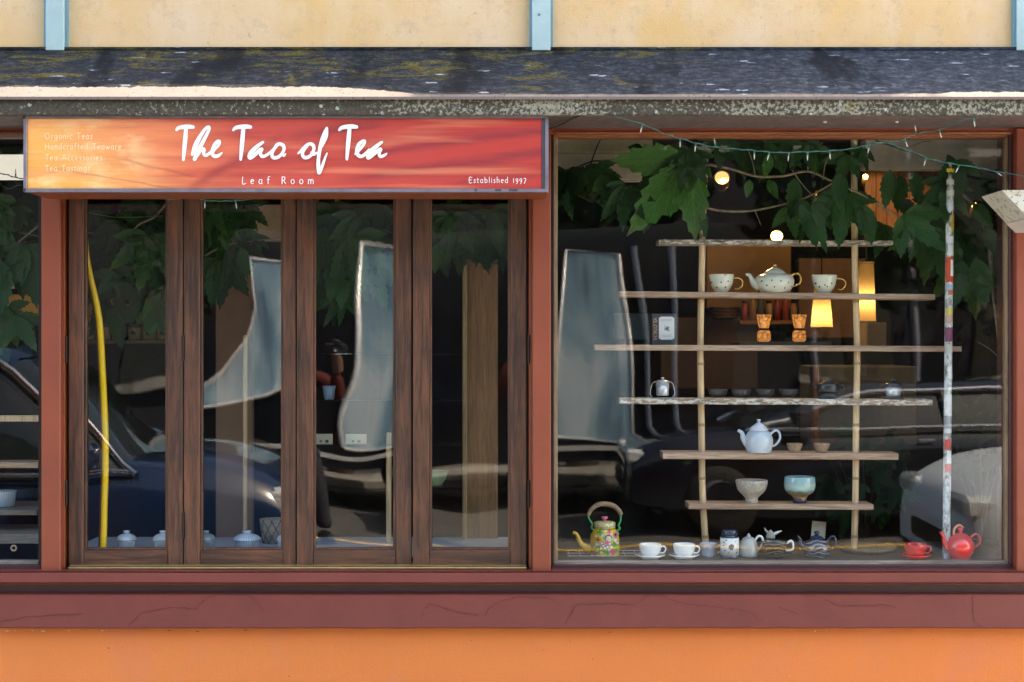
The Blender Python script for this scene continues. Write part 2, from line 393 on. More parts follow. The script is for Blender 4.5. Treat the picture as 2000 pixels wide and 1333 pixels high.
def m_spots(name,base,spots,rough=.25,coat=.5,metal=0):
    """glazed ware with small painted marks; spots = [(x,z,radius,colour)] in object space on the side facing the street"""
    t=NT(name); s=t.sep(); n=t.noise(t.mapping(),40,3)
    c=t.ramp(n,[(.3,tuple(x*.93 for x in base)),(.7,base)])
    w=t.noise(t.mapping((1,0,1)),130,2); wob=t.math('MULTIPLY',t.math('SUBTRACT',w,.5),.9)
    for (x,z,r,col) in spots:
        dx=t.math('SUBTRACT',s[0],x); dz=t.math('SUBTRACT',s[2],z)
        d=t.math('SQRT',t.math('ADD',t.math('MULTIPLY',dx,dx),t.math('MULTIPLY',dz,dz)))
        d=t.math('DIVIDE',d,r); d=t.math('ADD',d,wob)
        c=t.mix(t.ramp(t.math('MULTIPLY',d,.5),[(.46,1),(.54,0)]),c,col)
    t.base(c); t.rough(rough); t.b.inputs['Coat Weight'].default_value=coat; t.b.inputs['Metallic'].default_value=metal; return t.m
def m_swirl(name,base,line,scale=60):
    t=NT(name); w=t.n.new('ShaderNodeTexWave'); w.wave_type='RINGS'; w.inputs['Scale'].default_value=scale*.35; w.inputs['Distortion'].default_value=9; w.inputs['Detail'].default_value=1; w.inputs['Detail Scale'].default_value=.6
    t.l.new(t.mapping((1,.2,1),rnd=True),w.inputs['Vector'])
    c=t.mix(t.ramp(w.outputs[1],[(.8,0),(.92,.8)]),base,line); t.base(c); t.rough(.25); t.b.inputs['Coat Weight'].default_value=.5; return t.m

M={}
M['yellow']=m_stucco_yellow(); M['orange']=m_stucco_orange(); M['awning']=m_awning(); M['fascia']=m_fascia()
M['red']=painted_wood('red_brown_paint',(.245,.050,.022),peel=.77)
M['maroon']=painted_wood('maroon_paint',(.175,.034,.025),peel=.77)
M['dkmaroon']=painted_wood('deep_maroon_paint',(.055,.014,.016),peel=.8)
M['rust']=painted_wood('rust_paint',(.22,.05,.014))
M['mauve']=painted_wood('mauve_grey_soffit',(.13,.10,.095),chip=(.1,.08,.07),peel=.7)
M['blue']=painted_wood('pale_blue_batten',(.36,.49,.49),peel=.78)
M['bluedk']=painted_wood('teal_batten_edge',(.13,.28,.34))
ST=[(.28,(.014,.008,.007)),(.42,(.052,.023,.014)),(.53,(.105,.040,.020)),(.64,(.165,.058,.026)),(.76,(.29,.10,.034))]
M['doorV']=wood('stained_door_wood','Z' and ST,'Z',rough=.42); M['doorH']=wood('stained_rail_wood',ST,'X',rough=.42)
BL=[(.3,(.12,.08,.045)),(.5,(.26,.17,.10)),(.75,(.42,.31,.20))]
M['bead']=wood('bare_glazing_bead',BL,'Z'); M['beadH']=wood('bare_glazing_bead_long',BL,'X')
M['orangebead']=wood('orange_top_bead',[(.3,(.14,.045,.016)),(.6,(.34,.12,.04)),(.8,(.5,.26,.12))],'X')
M['deck']=wood('weathered_deck',[(.3,(.10,.085,.07)),(.5,(.24,.20,.16)),(.75,(.42,.38,.33))],'X',rough=.7)
M['plank']=wood('rough_shelf_plank',[(.3,(.22,.13,.085)),(.5,(.48,.31,.21)),(.75,(.75,.56,.42))],'X',rough=.6)
def m_flaky():
    t=NT('flaking_shelf_paint'); v=t.mapping((1,1,1),rnd=True); n=t.noise(t.mapping((1,1,3),rnd=True),28,6,.75); g=t.noise(t.mapping((3,26,26),rnd=True),3,5)
    c=t.ramp(g,[(.3,(.15,.10,.07)),(.6,(.36,.25,.18)),(.8,(.5,.38,.28))]); c=t.mix(t.ramp(n,[(.5,0),(.53,1)]),c,(.66,.62,.54)); t.base(c); t.rough(.7); t.bump(n,.5,.002); return t.m
M['flaky']=m_flaky()
M['bamboo']=wood('bamboo_cane',[(.3,(.56,.35,.19)),(.5,(.78,.54,.31)),(.75,(.88,.68,.44))],'Z',scale=.6,rough=.4)
M['bamboonode']=simple('bamboo_node',(.36,.24,.12),.6)
M['hinge']=simple('dark_hinge_metal',(.03,.022,.02),.4,metal=.6)
M['brass']=simple('brass_threshold',(.78,.60,.28),.3,metal=.6)
M['frame']=simple('aluminium_sign_frame',(.23,.21,.26),.35,metal=.5,var=.2,scale=14)
M['framedk']=simple('sign_frame_channel',(.05,.045,.06),.5)
M['sign']=m_sign()
M['white']=simple('white_lettering',(.85,.84,.83),.5,var=.03)
M['cream_letter']=simple('faded_lettering',(.93,.70,.42),.5,var=.05)
M['leafA']=m_leaf('creeper_leaf',(.009,.044,.012),(.020,.086,.017),(.05,.14,.04))
M['leafC']=m_leaf('mid_creeper_leaf',(.014,.065,.014),(.028,.11,.02),(.06,.17,.05)); M['leafB']=m_leaf('bright_creeper_leaf',(.022,.095,.012),(.04,.15,.018),(.09,.22,.06))
M['stem']=simple('vine_stem_bark',(.20,.155,.095),.7,var=.35,scale=60,bump=.3)
M['stemdk']=simple('dark_vine_bark',(.07,.05,.035),.7,var=.3,scale=60)
M['wire']=simple('green_wire',(.06,.21,.21),.45)
M['bulb']=simple('frosted_bulb',(.75,.82,.80),.2,coat=.5)
M['wiredk']=simple('black_wire',(.015,.02,.02),.5)
M['hose']=simple('yellow_hose_plastic',(.90,.55,.003),.3,var=.03,coat=.3)
M['porcelain']=simple('white_porcelain',(.80,.81,.80),.18,var=.03,coat=.6)
M['bluewhite']=simple('pale_blue_glaze',(.55,.62,.70),.2,var=.04,coat=.6)
M['gold']=simple('gold_trim',(.85,.55,.18),.22,metal=1)
M['steel']=simple('brushed_steel',(.66,.66,.67),.3,metal=.45,var=.2,scale=90)
M['black']=simple('matt_black',(.012,.012,.014),.5)
M['blackglaze']=simple('black_cast_iron',(.02,.022,.026),.35,coat=.3)
M['redglaze']=simple('red_glaze',(.72,.04,.035),.2,var=.05,coat=.7)
M['navy']=simple('navy_glaze',(.015,.03,.07),.22,coat=.6)
M['stonebowl']=simple('speckled_cream_bowl',(.46,.40,.34),.45,var=.3,scale=120,bump=.2)
M['tanbowl']=simple('ribbed_tan_clay',(.33,.20,.12),.5,var=.2,scale=90)
M['greyglaze']=simple('grey_glaze',(.42,.43,.40),.3,coat=.4)
M['greenbowl']=simple('sage_glaze',(.20,.30,.16),.3,coat=.4)
M['card']=simple('cream_card',(.62,.56,.44),.8,var=.04)
M['bookdk']=simple('charcoal_box_card',(.045,.05,.06),.6)
M['wicker']=wood('woven_cane',[(.3,(.14,.09,.05)),(.5,(.30,.21,.12)),(.75,(.45,.33,.2))],'X',scale=2)
M['glass_win']=glass_mat('display_window_glass',.046,.0034,1.6)
M['glass_l']=glass_mat('left_window_glass',.045,.004,2.0)
M['glass_door']=glass_mat('door_leaf_glass',.062,.0060,2.3,stretch=(1,1,.8))
M['glass_shelf']=simple('glass_shelf_edge',(.35,.45,.45),.1,coat=.5)
M['shade']=m_shade()
M['spot']=emit('spotlight_glow',(1,.60,.24),.17)
M['candle']=None
M['pendglow']=emit('small_pendant_glow',(1,.42,.08),.13)
# ------------------------------------------------------------------ setting: ground
def struct(o): o['kind']='structure'; return o
def m_asphalt():
    t=NT('asphalt'); v=t.mapping(); n=t.noise(v,90,5,.75); g=t.noise(v,1.2,5,.6); c=t.ramp(n,[(.3,(.05,.05,.05)),(.7,(.14,.135,.125))])
    c=t.mix(t.ramp(g,[(.45,0),(.7,.6)]),c,(.12,.115,.105)); t.base(c); t.rough(.9); t.bump(n,.5,.004); return t.m
def m_concrete():
    t=NT('pavement_concrete'); v=t.mapping(); n=t.noise(v,70,5,.7); g=t.noise(v,1.6,5); c=t.ramp(g,[(.3,(.30,.29,.27)),(.7,(.42,.41,.38))])
    c=t.mix(t.ramp(n,[(.3,.5),(.6,0)]),c,(.2,.19,.18)); t.base(c); t.rough(.9); t.bump(n,.3,.002); return t.m
asph=m_asphalt(); conc=m_concrete()
RZ=-.13
b=MB(); b.add([(-150,-160,RZ-.006),(150,-160,RZ-.006),(150,60,RZ-.006),(-150,60,RZ-.006)],[(0,1,2,3)]); struct(b.build('ground',simple('ground_soil',(.12,.11,.09),.95)))
b=MB(); b.add([(-60,-11.6,RZ),(60,-11.6,RZ),(60,-2.1,RZ),(-60,-2.1,RZ)],[(0,1,2,3)]); struct(b.build('road',asph))
pav=empty('pavement',(0,0,0)); struct(pav)
slab=None
for i in range(-6,7):
    for j in range(2):
        if slab is None:
            mb=MB(); mb.box(-.745,-.475,RZ,.745,.475,0,.008); slab=mb.build('paving_slab',conc,pav); slab.location=(i*1.5,-.475-j*.96,0)
        else:
            c=slab.copy(); COL.objects.link(c); c.location=(i*1.5,-.475-j*.96,0)
mb=MB(); mb.box(-9.7,-2.09,RZ,9.7,-1.93,.005,.02); mb.build('kerb',simple('kerb_stone',(.36,.35,.33),.85),pav)
pav2=MB(); pav2.box(-60,-14.5,RZ,60,-11.6,0,.02); struct(pav2.build('far_pavement',conc))
ln=simple('yellow_road_paint',(.75,.45,.06),.7,var=.25,scale=20)
for yy in (-6.5,):
    mb=MB(); mb.add([(-30,yy,RZ+.005),(30,yy,RZ+.005),(30,yy+.11,RZ+.005),(-30,yy+.11,RZ+.005)],[(0,1,2,3)]); o=struct(mb.build('road_marking',ln))

# ------------------------------------------------------------------ the shop building
bld=thing('shop_building',(0,0,0),'yellow and orange stucco shop front with red brown timber frames','building')
def part(name,mb,mat,parent=bld,label=None,**k):
    o=mb.build(name,mat,parent,**k)
    if label: o['label']=label
    return o
ZT=W(0,92,0).z; ZH=W(0,250,-.0).z
# upper wall, with an added parapet above the picture to shape the sun
mb=MB(); mb.box(-7,0,ZH+.03,7,.16,3.10); part('upper_wall',mb,M['yellow'],label='blotched yellow stucco wall above the awning')
mb=MB(); mb.box(.23,-.03,3.10,7,.2,3.29,.005); mb.box(-7,-.03,3.10,-.13,.2,3.175,.005)
mb.prism([(-.13,3.10),(.23,3.10),(.23,3.29),(-.13,3.175)],-.03,.2); part('parapet_coping',mb,M['bluedk'])  # unseen coping, stepped to shape the sun strip on the awning
mb=MB(); mb.box(-7,.16,2.99,7,6.5,3.08); part('flat_roof',mb,M['mauve'])
# battens with dark chamfered edges
for (a,c) in ((84,130),(1034,1080),(1981,2027)):
    z0=ZT-.02; z1=3.098
    x0=W(a,0,-.035).x; x1=W(c,0,-.035).x; e=.010
    mb=MB(); mb.prism([(0,0)],0,0) if False else None
    mb.box(x0+e,-.036,z0,x1-e,-.0,z1,.002); bt=part('wall_batten',mb,M['blue'],label='pale blue vertical batten')
    mb=MB(); mb.box(x0,-.024,z0,x0+e-.0005,-.0,z1); mb.box(x1-e+.0005,-.024,z0,x1,-.0,z1); part('batten_edge',mb,M['bluedk'],bt)
    for zz in (W(0,32,0).z,):
        if a==1034:
            mb=MB(); mb.lathe([(0,0),(.006,0),(.006,.002),(0,.0035)],10); o=part('screw_head',mb,M['bluedk'],bt); o.rotation_euler=(radians(90),0,0); o.location=(W(1053,32).x,-.0362,zz)
# side walls beyond the picture, lower wall, interior shell
mb=MB(); mb.box(-7,0.001,-.2,-2.75,.16,ZH+.029); part('side_wall',mb,M['orange'])
mb=MB(); mb.box(2.22,0.001,-.2,7,.16,ZH+.029); part('side_wall',mb,M['orange'])
zb0=W(0,1228,-.05).z
mb=MB(); mb.box(-2.749,0,-.2,2.219,.16,zb0+.01); part('lower_wall',mb,M['orange'],label='smooth orange stucco wall under the window band')
# maroon band, recess strip, sill
def wavybar(px0,px1,py0,py1,yf,yb,amp=.0012,n=90,seed=0,bot=0):
    a=W(px0,py1,yf); c=W(px1,py0,yf); vs=[];fs=[]
    for i in range(n+1):
        x=a.x+(c.x-a.x)*i/n
        w1=noise.noise(Vector((x*2.1,seed,0)))*amp+noise.noise(Vector((x*14,seed,3)))*amp*.4
        w2=noise.noise(Vector((x*2.3,seed,9)))*amp+noise.noise(Vector((x*17,seed,7)))*amp*(.4+bot)
        yy=yf+noise.noise(Vector((x*5,seed,5)))*amp
        vs+= [(x,yy+.003,c.z+w1),(x,yb,c.z+w1),(x,yy,c.z+w1-.004),(x,yy,a.z+w2+.004),(x,yy+.003,a.z+w2),(x,yb,a.z+w2)]
    for i in range(n):
        o=i*6; q=o+6
        for k in range(6): fs.append((o+k,o+(k+1)%6,q+(k+1)%6,q+k))
    mb=MB(); mb.add(vs,fs); m=len(vs)
    mb.add(vs[:6],[tuple(range(6))]); mb.add(vs[-6:],[tuple(range(6))]); return mb
part('wall_band',wavybar(-430,2150,1161,1228,-.05,.0,.0014,seed=1,bot=1),M['maroon'],label='hand painted maroon band with hairline cracks')
part('recessed_strip',wavybar(-430,2150,1134,1166,-.018,.0,.0006,seed=2),M['dkmaroon'],label='dark maroon strip under the sill')  # shade under the sill put into the colour as darker maroon
mb=wavybar(-430,2150,1117,1139,-.075,.16,.0010,seed=3); part('window_sill',mb,M['maroon'])
mb=wavybar(-430,2150,1138,1142,-.062,-.0,.0008,seed=8); part('sill_lip',mb,M['rust'])
# hairline cracks in the band
crk=simple('crack_shadow_paint',(.090,.020,.017),.9)
CR=[[(385,1190),(400,1172),(430,1163),(480,1162),(500,1175),(515,1193)],[(250,1225),(265,1210),(280,1198),(330,1188),(385,1190)],
    [(822,1206),(835,1182),(850,1182),(880,1193),(935,1203)],[(946,1204),(960,1185),(985,1172),(1020,1166),(1060,1168),(1085,1173)],
    [(1105,1218),(1118,1195),(1130,1181),(1170,1180),(1200,1179),(1240,1181),(1262,1165),(1290,1164),(1330,1178),(1380,1183),(1420,1188),(1460,1194),(1488,1214)],
    [(1575,1166),(1592,1165)],[(1610,1170),(1640,1183),(1680,1184),(1730,1182),(1750,1188)],[(1900,1165),(1902,1210),(1918,1224)],[(0,1215),(60,1205),(160,1200)],[(1520,1185),(1560,1200)]]
mb=MB()
for c in CR:
    pts=[]
    P=cr([(x,y,0) for x,y in c],6)
    for i,(x,y,_) in enumerate(P):
        w=W(x+random.uniform(-1,1),y+random.uniform(-1.2,1.2),-.0515); pts.append((w.x,w.z,.0012+.0012*random.random()))
    mb.ribbon(pts,-.0517,caps=5)
part('paint_crack',mb,crk,recalc=False)
# chipped paint along the joint and on the wall
chl=simple('bare_plaster_chip',(.75,.66,.55),.9); chd=simple('dirt_chip',(.10,.035,.02),.9)
rc=random.Random(5)
for (x,y,w_,h_,m_) in ((14,1233,9,1.6,chl),(30,1232,4,1.2,chl),(64,1232,5,1.5,chl),(84,1233,12,1.8,chl),(134,1232,5,1.1,chl),(200,1232,6,1.6,chl),(208,1231,3,1,chl),(212,1266,5,1.8,chd),(239,1265,2,.9,chd),(386,1234,6,1.6,chd),(480,1231,8,1.7,chd),(330,1232,10,1.2,chd),(1592,1233,2.5,2.5,chl),(1547,1231,3,1.2,chl),(1614,1233,2,1.6,chl),(1472,1231,5,1,chl),(920,1251,2.5,1.6,chd),(1060,1270,2,1.6,chd),(1190,1235,3,2,chd),(1113,1253,2.5,1.6,chd),(1158,1288,2.2,1.6,chd),(1822,1250,2,1.5,chd),(1542,1321,2,1.6,chl),(565,1321,3,2,chd),(90,1205,4,1,chd),(1270,1160,3,1,chl)):
    c_=W(x,y,-.0); yy=-.0515 if y<1228 and y>1165 else -.0012
    pts=[(c_.x+w_*.001*cos(a)*rc.uniform(.6,1.25),yy,c_.z+h_*.001*sin(a)*rc.uniform(.6,1.3)) for a in [2*pi*k/9 for k in range(9)]]
    mb=MB(); mb.add(pts,[tuple(range(9))]); mb.build('paint_chip',m_,bld,recalc=False)
# header
mb=MB(); mb.pbox(-430,232,2150,262,-.012,.16,.003); part('window_header',mb,M['red'])
lin=painted_wood('bare_pinkish_edge_strip',(.15,.115,.10),chip=(.06,.045,.035),rough=.8,peel=.60)  # pale colour stands for sunlight on the awning edge
mb=MB(); mb.pbox(1086,258,1975,262.5,-.022,-.0125,.001); part('header_bead',mb,M['orangebead'])
mb=MB(); mb.pbox(-430,258,78,262.5,-.022,-.0125,.001); part('header_bead',mb,M['rust'])
# posts
zs=W(0,1118,-.05).z
for (a,c,lab) in ((80,118,'left'),(1040,1076,'mid')):
    mb=MB(); mb.pbox(a,250,c,1119,-.045,.16,.004); part('frame_post',mb,M['red'])
mb=MB(); mb.pbox(1986,250,2100,1119,-.045,.16,.004); part('frame_post',mb,M['red'])
mb=MB(); mb.pbox(-430,250,-360,1119,-.045,.16,.004); part('frame_post',mb,M['red'])
# jambs beside the doors (darker, set back)
mb=MB(); mb.pbox(118.5,250,126,1113,-.002,.16,.001); part('door_jamb',mb,M['rust'])
mb=MB(); mb.pbox(1033,250,1039.6,1113,-.002,.16,.001); part('door_jamb',mb,M['rust'])
mb=MB(); mb.pbox(126,250,133,1113,.06,.16); part('jamb_shadow_gap',mb,M['black'])
mb=MB(); mb.pbox(1029,250,1033,1113,.06,.16); part('jamb_shadow_gap',mb,M['black'])
mb=wavybar(133,1028,1106,1112,-.02,.08,.0006,seed=5); part('threshold_strip',mb,M['brass'],label='brass coloured door threshold strip')
mb=MB(); mb.pbox(120,1112,1038,1117,-.012,.12); part('threshold_base',mb,M['hinge'])

# ------------------------------------------------------------------ folding door leaves
def pane(name,x0,x1,z0,z1,y,mat,parent,tilt=0,n=2):
    """one sheet of glass, centred on its own origin"""
    w=(x1-x0)/2; h=(z1-z0)/2
    mb=MB(); mb.add([(-w,0,-h),(w,0,-h),(w,0,h),(-w,0,h)],[(0,1,2,3)])
    o=mb.build(name,mat,parent,recalc=False); o.location=((x0+x1)/2,y,(z0+z1)/2); o.rotation_euler=(0,0,tilt); return o
def door_leaf(a,c,g0,g1,rot,tilt,mirror=False):
    yF=.012; T=.042; top=262; bot=1105; gt=300; gb=1071
    A=W(a,bot,yF); C=W(c,top,yF); cx=(A.x+C.x)/2
    root=empty('door_leaf',(cx,0,0),bld); root.rotation_euler=(0,0,rot)
    X=lambda p: W(p,0,yF).x-cx
    Z=lambda p: W(0,p,yF).z
    def bx(x0,z0,x1,z1,y0,y1,bev=.003): mb=MB(); mb.box(x0,y0,z0,x1,y1,z1,bev); return mb
    e=.0012
    bx(X(a)+e,Z(bot),X(g0)-.010,Z(top),yF,yF+T).build('stile',M['doorV'],root)
    bx(X(g1)+.010,Z(bot),X(c)-e,Z(top),yF,yF+T).build('stile',M['doorV'],root)
    bx(X(g0)-.0098,Z(bot)+.0005,X(g1)+.0098,Z(gb)-.008,yF+.001,yF+T-.001).build('bottom_rail',M['doorH'],root)
    bx(X(g0)-.0098,Z(gt)+.008,X(g1)+.0098,Z(top)-.0005,yF+.001,yF+T-.001).build('top_rail',M['doorH'],root)
    # glazing bead, a step deeper than the stiles
    mb=MB(); y0=yF+.009; y1=yF+.03
    mb.box(X(g0)-.0097,y0,Z(gb)-.0079,X(g0),y1,Z(gt)+.0079,.001); mb.box(X(g1),y0,Z(gb)-.0079,X(g1)+.0097,y1,Z(gt)+.0079,.001)
    mb.box(X(g0)+.0003,y0+.001,Z(gb)-.0079,X(g1)-.0003,y1,Z(gb),.001); mb.box(X(g0)+.0003,y0+.001,Z(gt),X(g1)-.0003,y1,Z(gt)+.0079,.001)
    mb.build('glazing_bead',M['doorV'],root)
    pane('glass_pane',X(g0)-.004,X(g1)+.004,Z(gb)-.004,Z(gt)+.004,yF+.022,M['glass_door'],root,tilt)
    return root
leaves=[door_leaf(133,357,168,322,0,0),door_leaf(358,579,395,548,0,radians(.4)),
        door_leaf(580,805,617,768,radians(2.6),radians(3.9)),door_leaf(806,1029,843,992,0,radians(-1.7))]
def hinge(px,p0,p1,y,parent=bld,w=3.2):
    mb=MB(); a=W(px,p1,y); c=W(px,p0,y); n=5; h=(c.z-a.z)/n
    for k in range(n): mb.tube([(a.x,y,a.z+k*h+.0006),(a.x,y,a.z+(k+1)*h-.0006)],w*.001,8)
    mb.box(a.x-.006,y+.001,a.z+.003,a.x+.006,y+.003,c.z-.003); 
    o=mb.build('door_hinge',M['hinge'],parent)
for (x,p0,p1,y) in ((129,656,710,.006),(129,938,990,.006),(1033,654,711,-.004),(1033,938,992,-.004),(358,655,706,.011),(358,1000,1053,.011)): hinge(x,p0,p1,y)

# ------------------------------------------------------------------ fixed windows
def window(x0,x1,top,bot,yg,mat,name='display_window',label=None,wide=True):
    root=empty(name,(0,0,0),bld)
    if label: root['label']=label
    return root
rw=window(0,0,0,0,0,0,'display_window','large display window right of the doors')
mb=MB(); mb.pbox(1077,262.5,1081,1104,-.0,.16); mb.build('jamb_lining',M['hinge'],rw)
mb=MB(); mb.pbox(1081,269,1089,1096,.02,.06,.002); mb.build('glazing_bead',M['bead'],rw)
mb=MB(); mb.pbox(1964,269,1972,1096,.02,.06,.002); mb.build('glazing_bead',M['bead'],rw)
mb=MB(); mb.pbox(1972,262.5,1985.5,1104,-.0,.16,.003); mb.build('jamb_lining',M['dkmaroon'],rw)
mb=MB(); mb.pbox(1081,262.8,1972,269,.015,.06,.001); mb.build('glazing_bead',M['orangebead'],rw)
mb=MB(); mb.pbox(1081,1096,1972,1104,.02,.06,.002); mb.build('glazing_bead',M['deck'],rw)
mb=MB(); mb.pbox(1077,1104,1986,1111,-.0,.16,.002); mb.build('bottom_frame',M['dkmaroon'],rw)
mb=MB(); mb.pbox(1077,1111,1986,1117.2,-.022,-.0,.002); mb.build('bottom_step',M['dkmaroon'],rw)
g=pane('glass_pane',W(1085,0,.045).x,W(1968,0,.045).x,W(0,1100,.045).z,W(0,265,.045).z,.045,M['glass_win'],rw)
lw=window(0,0,0,0,0,0,'side_window','window left of the doors cut by the picture edge')
mb=MB(); mb.pbox(75,262.5,79.8,1104,-.0,.16); mb.build('jamb_lining',M['hinge'],lw)
mb=MB(); mb.pbox(-360,1096,75,1104,.02,.06,.002); mb.build('glazing_bead',M['deck'],lw)
mb=MB(); mb.pbox(-360,262.8,75,270,.02,.06,.002); mb.build('glazing_bead',M['deck'],lw)
mb=MB(); mb.pbox(-360,1104,80,1117.2,-.01,.16,.002); mb.build('bottom_frame',M['dkmaroon'],lw)
pane('glass_pane',W(-360,0,.045).x,W(77,0,.045).x,W(0,1100,.045).z,W(0,265,.045).z,.045,M['glass_l'],lw,radians(.5))

# ------------------------------------------------------------------ awning: sloping membrane, mossy fascia, soffit
yE=-.40; zTop=W(0,97,-.015).z; zE1=W(0,194,yE).z; zE0=W(0,225,yE).z
aw=empty('awning',(0,0,0),bld); aw['label']='mossy sheet covered awning running the whole width'
nx,ny=420,16; X0,X1=-3.2,3.2; vs=[];fs=[];
for j in range(ny+1):
    v=j/ny
    for i in range(nx+1):
        x=X0+(X1-X0)*i/nx; y=-.02+(yE-.012+.02)*v; z=zTop+(zE1+.002-zTop)*v
        d=noise.noise(Vector((x*1.6,v*1.2,2)))*.010+noise.noise(Vector((x*7+v*2.5,v*2,5)))*.004
        for fx,sg in ((-1.62,1),(-.6,-1),(.4,1),(1.35,-1),(-2.6,1),(2.5,1)):
            q=(x-fx-sg*(v-.5)*.18)/.035; d-= .017*math.exp(-q*q)*(.3+.7*v)
        d*=min(1,(1-v)*5+.10)*min(1,v*6+.1)
        if v>.93: z-=(v-.93)*.05
        vs.append((x,y,z+d))
for j in range(ny):
    for i in range(nx): o=j*(nx+1)+i; fs.append((o,o+1,o+nx+2,o+nx+1))
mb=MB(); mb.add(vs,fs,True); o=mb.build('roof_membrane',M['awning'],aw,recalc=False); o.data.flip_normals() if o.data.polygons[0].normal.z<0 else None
# sunlight on the drip edge painted as a pale strip, widest on the left
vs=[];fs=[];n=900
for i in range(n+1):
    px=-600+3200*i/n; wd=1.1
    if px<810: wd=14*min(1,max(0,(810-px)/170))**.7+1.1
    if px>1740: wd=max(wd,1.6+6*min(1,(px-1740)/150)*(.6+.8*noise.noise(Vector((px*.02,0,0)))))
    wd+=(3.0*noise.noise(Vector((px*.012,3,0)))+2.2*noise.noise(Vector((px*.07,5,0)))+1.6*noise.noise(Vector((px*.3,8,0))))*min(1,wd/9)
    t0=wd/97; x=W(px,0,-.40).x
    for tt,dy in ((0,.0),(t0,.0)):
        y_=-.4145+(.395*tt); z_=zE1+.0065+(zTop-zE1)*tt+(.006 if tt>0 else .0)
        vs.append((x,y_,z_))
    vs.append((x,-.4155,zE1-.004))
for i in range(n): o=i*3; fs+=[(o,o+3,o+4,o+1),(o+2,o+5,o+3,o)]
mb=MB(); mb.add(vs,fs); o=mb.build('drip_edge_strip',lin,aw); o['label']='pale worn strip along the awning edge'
mb=MB(); mb.box(-3.2,-.032,zTop-.006,3.2,-.0005,W(0,92,-.03).z,.002); mb.build('top_flashing',M['awning'],aw)
mb=wavybar(-600,2600,194,225,yE,yE+.03,.0016,n=160,seed=11,bot=1.5); mb.build('fascia_board',M['fascia'],aw)
mb=MB(); mb.box(-3.2,yE+.031,zE0+.006,3.2,-.0125,zE0+.018); mb.build('soffit_board',M['mauve'],aw)
for k in range(-3,4):
    mb=MB(); mb.prism([(0,0)],0,0) if False else None
    x=k*.95+.06
    vs=[(x-.02,yE+.04,zE0+.02),(x+.02,yE+.04,zE0+.02),(x-.02,-.02,zE0+.02),(x+.02,-.02,zE0+.02),(x-.02,-.02,zTop-.05),(x+.02,-.02,zTop-.05),(x-.02,yE+.04,zE1-.02),(x+.02,yE+.04,zE1-.02)]
    mb.add(vs,[(0,1,3,2),(4,5,7,6),(0,2,4,6),(1,3,5,7),(0,1,7,6),(2,3,5,4)]); mb.build('awning_rafter',M['mauve'],aw)
for px in (1611,1752):
    w=W(px,238,-.2); mb=MB(); mb.lathe([(0,-.006),(.007,-.006),(.007,0),(0,0)],12); mb.build('bolt_head',M['steel'],aw,loc=(w.x,-.2,zE0+.006))

# ------------------------------------------------------------------ shop sign
YS=-.372; US=PX*S(YS)
c0=W(559,302,YS)
sg=thing('shop_sign',(c0.x,YS,c0.z),'long orange to red shop sign with white brush lettering under the awning','sign')
def SX(p): return (p-559)*US
def SZ(p): return (302-p)*US
def sgb(name,a,b_,c,d,y0,y1,mat,bev=.001): mb=MB(); mb.box(SX(a),y0,SZ(d),SX(c),y1,SZ(b_),bev); return mb.build(name,mat,sg)
sgb('sign_panel',53,232,1058,369,0,.012,M['sign'])
sgb('sign_box',48,229,1070,375,.0125,.30,M['rust'],.003)
sgb('frame_rail',47,369.3,1071,376,-.006,.020,M['frame']); sgb('frame_rail',47,227,1071,231.7,-.006,.02,M['frame'])
sgb('frame_stile',46.5,231.9,52.7,369.1,-.006,.02,M['frame']); sgb('frame_stile',1065,231.9,1071,369.1,-.006,.02,M['frame'])
sgb('frame_channel',1058.3,231.9,1064.8,369.1,-.002,.019,M['framedk'],0)
for (x,z) in ((49,230),(49,372)): sgb('corner_bracket',x-3,z-3,x+2,z+3,-.0075,-.0061,M['black'],0)
for (a,b2) in ((927,932),(967,979),(994,1011)): sgb('rub_mark',a,370,b2,374,-.0066,-.00605,M['framedk'],0)
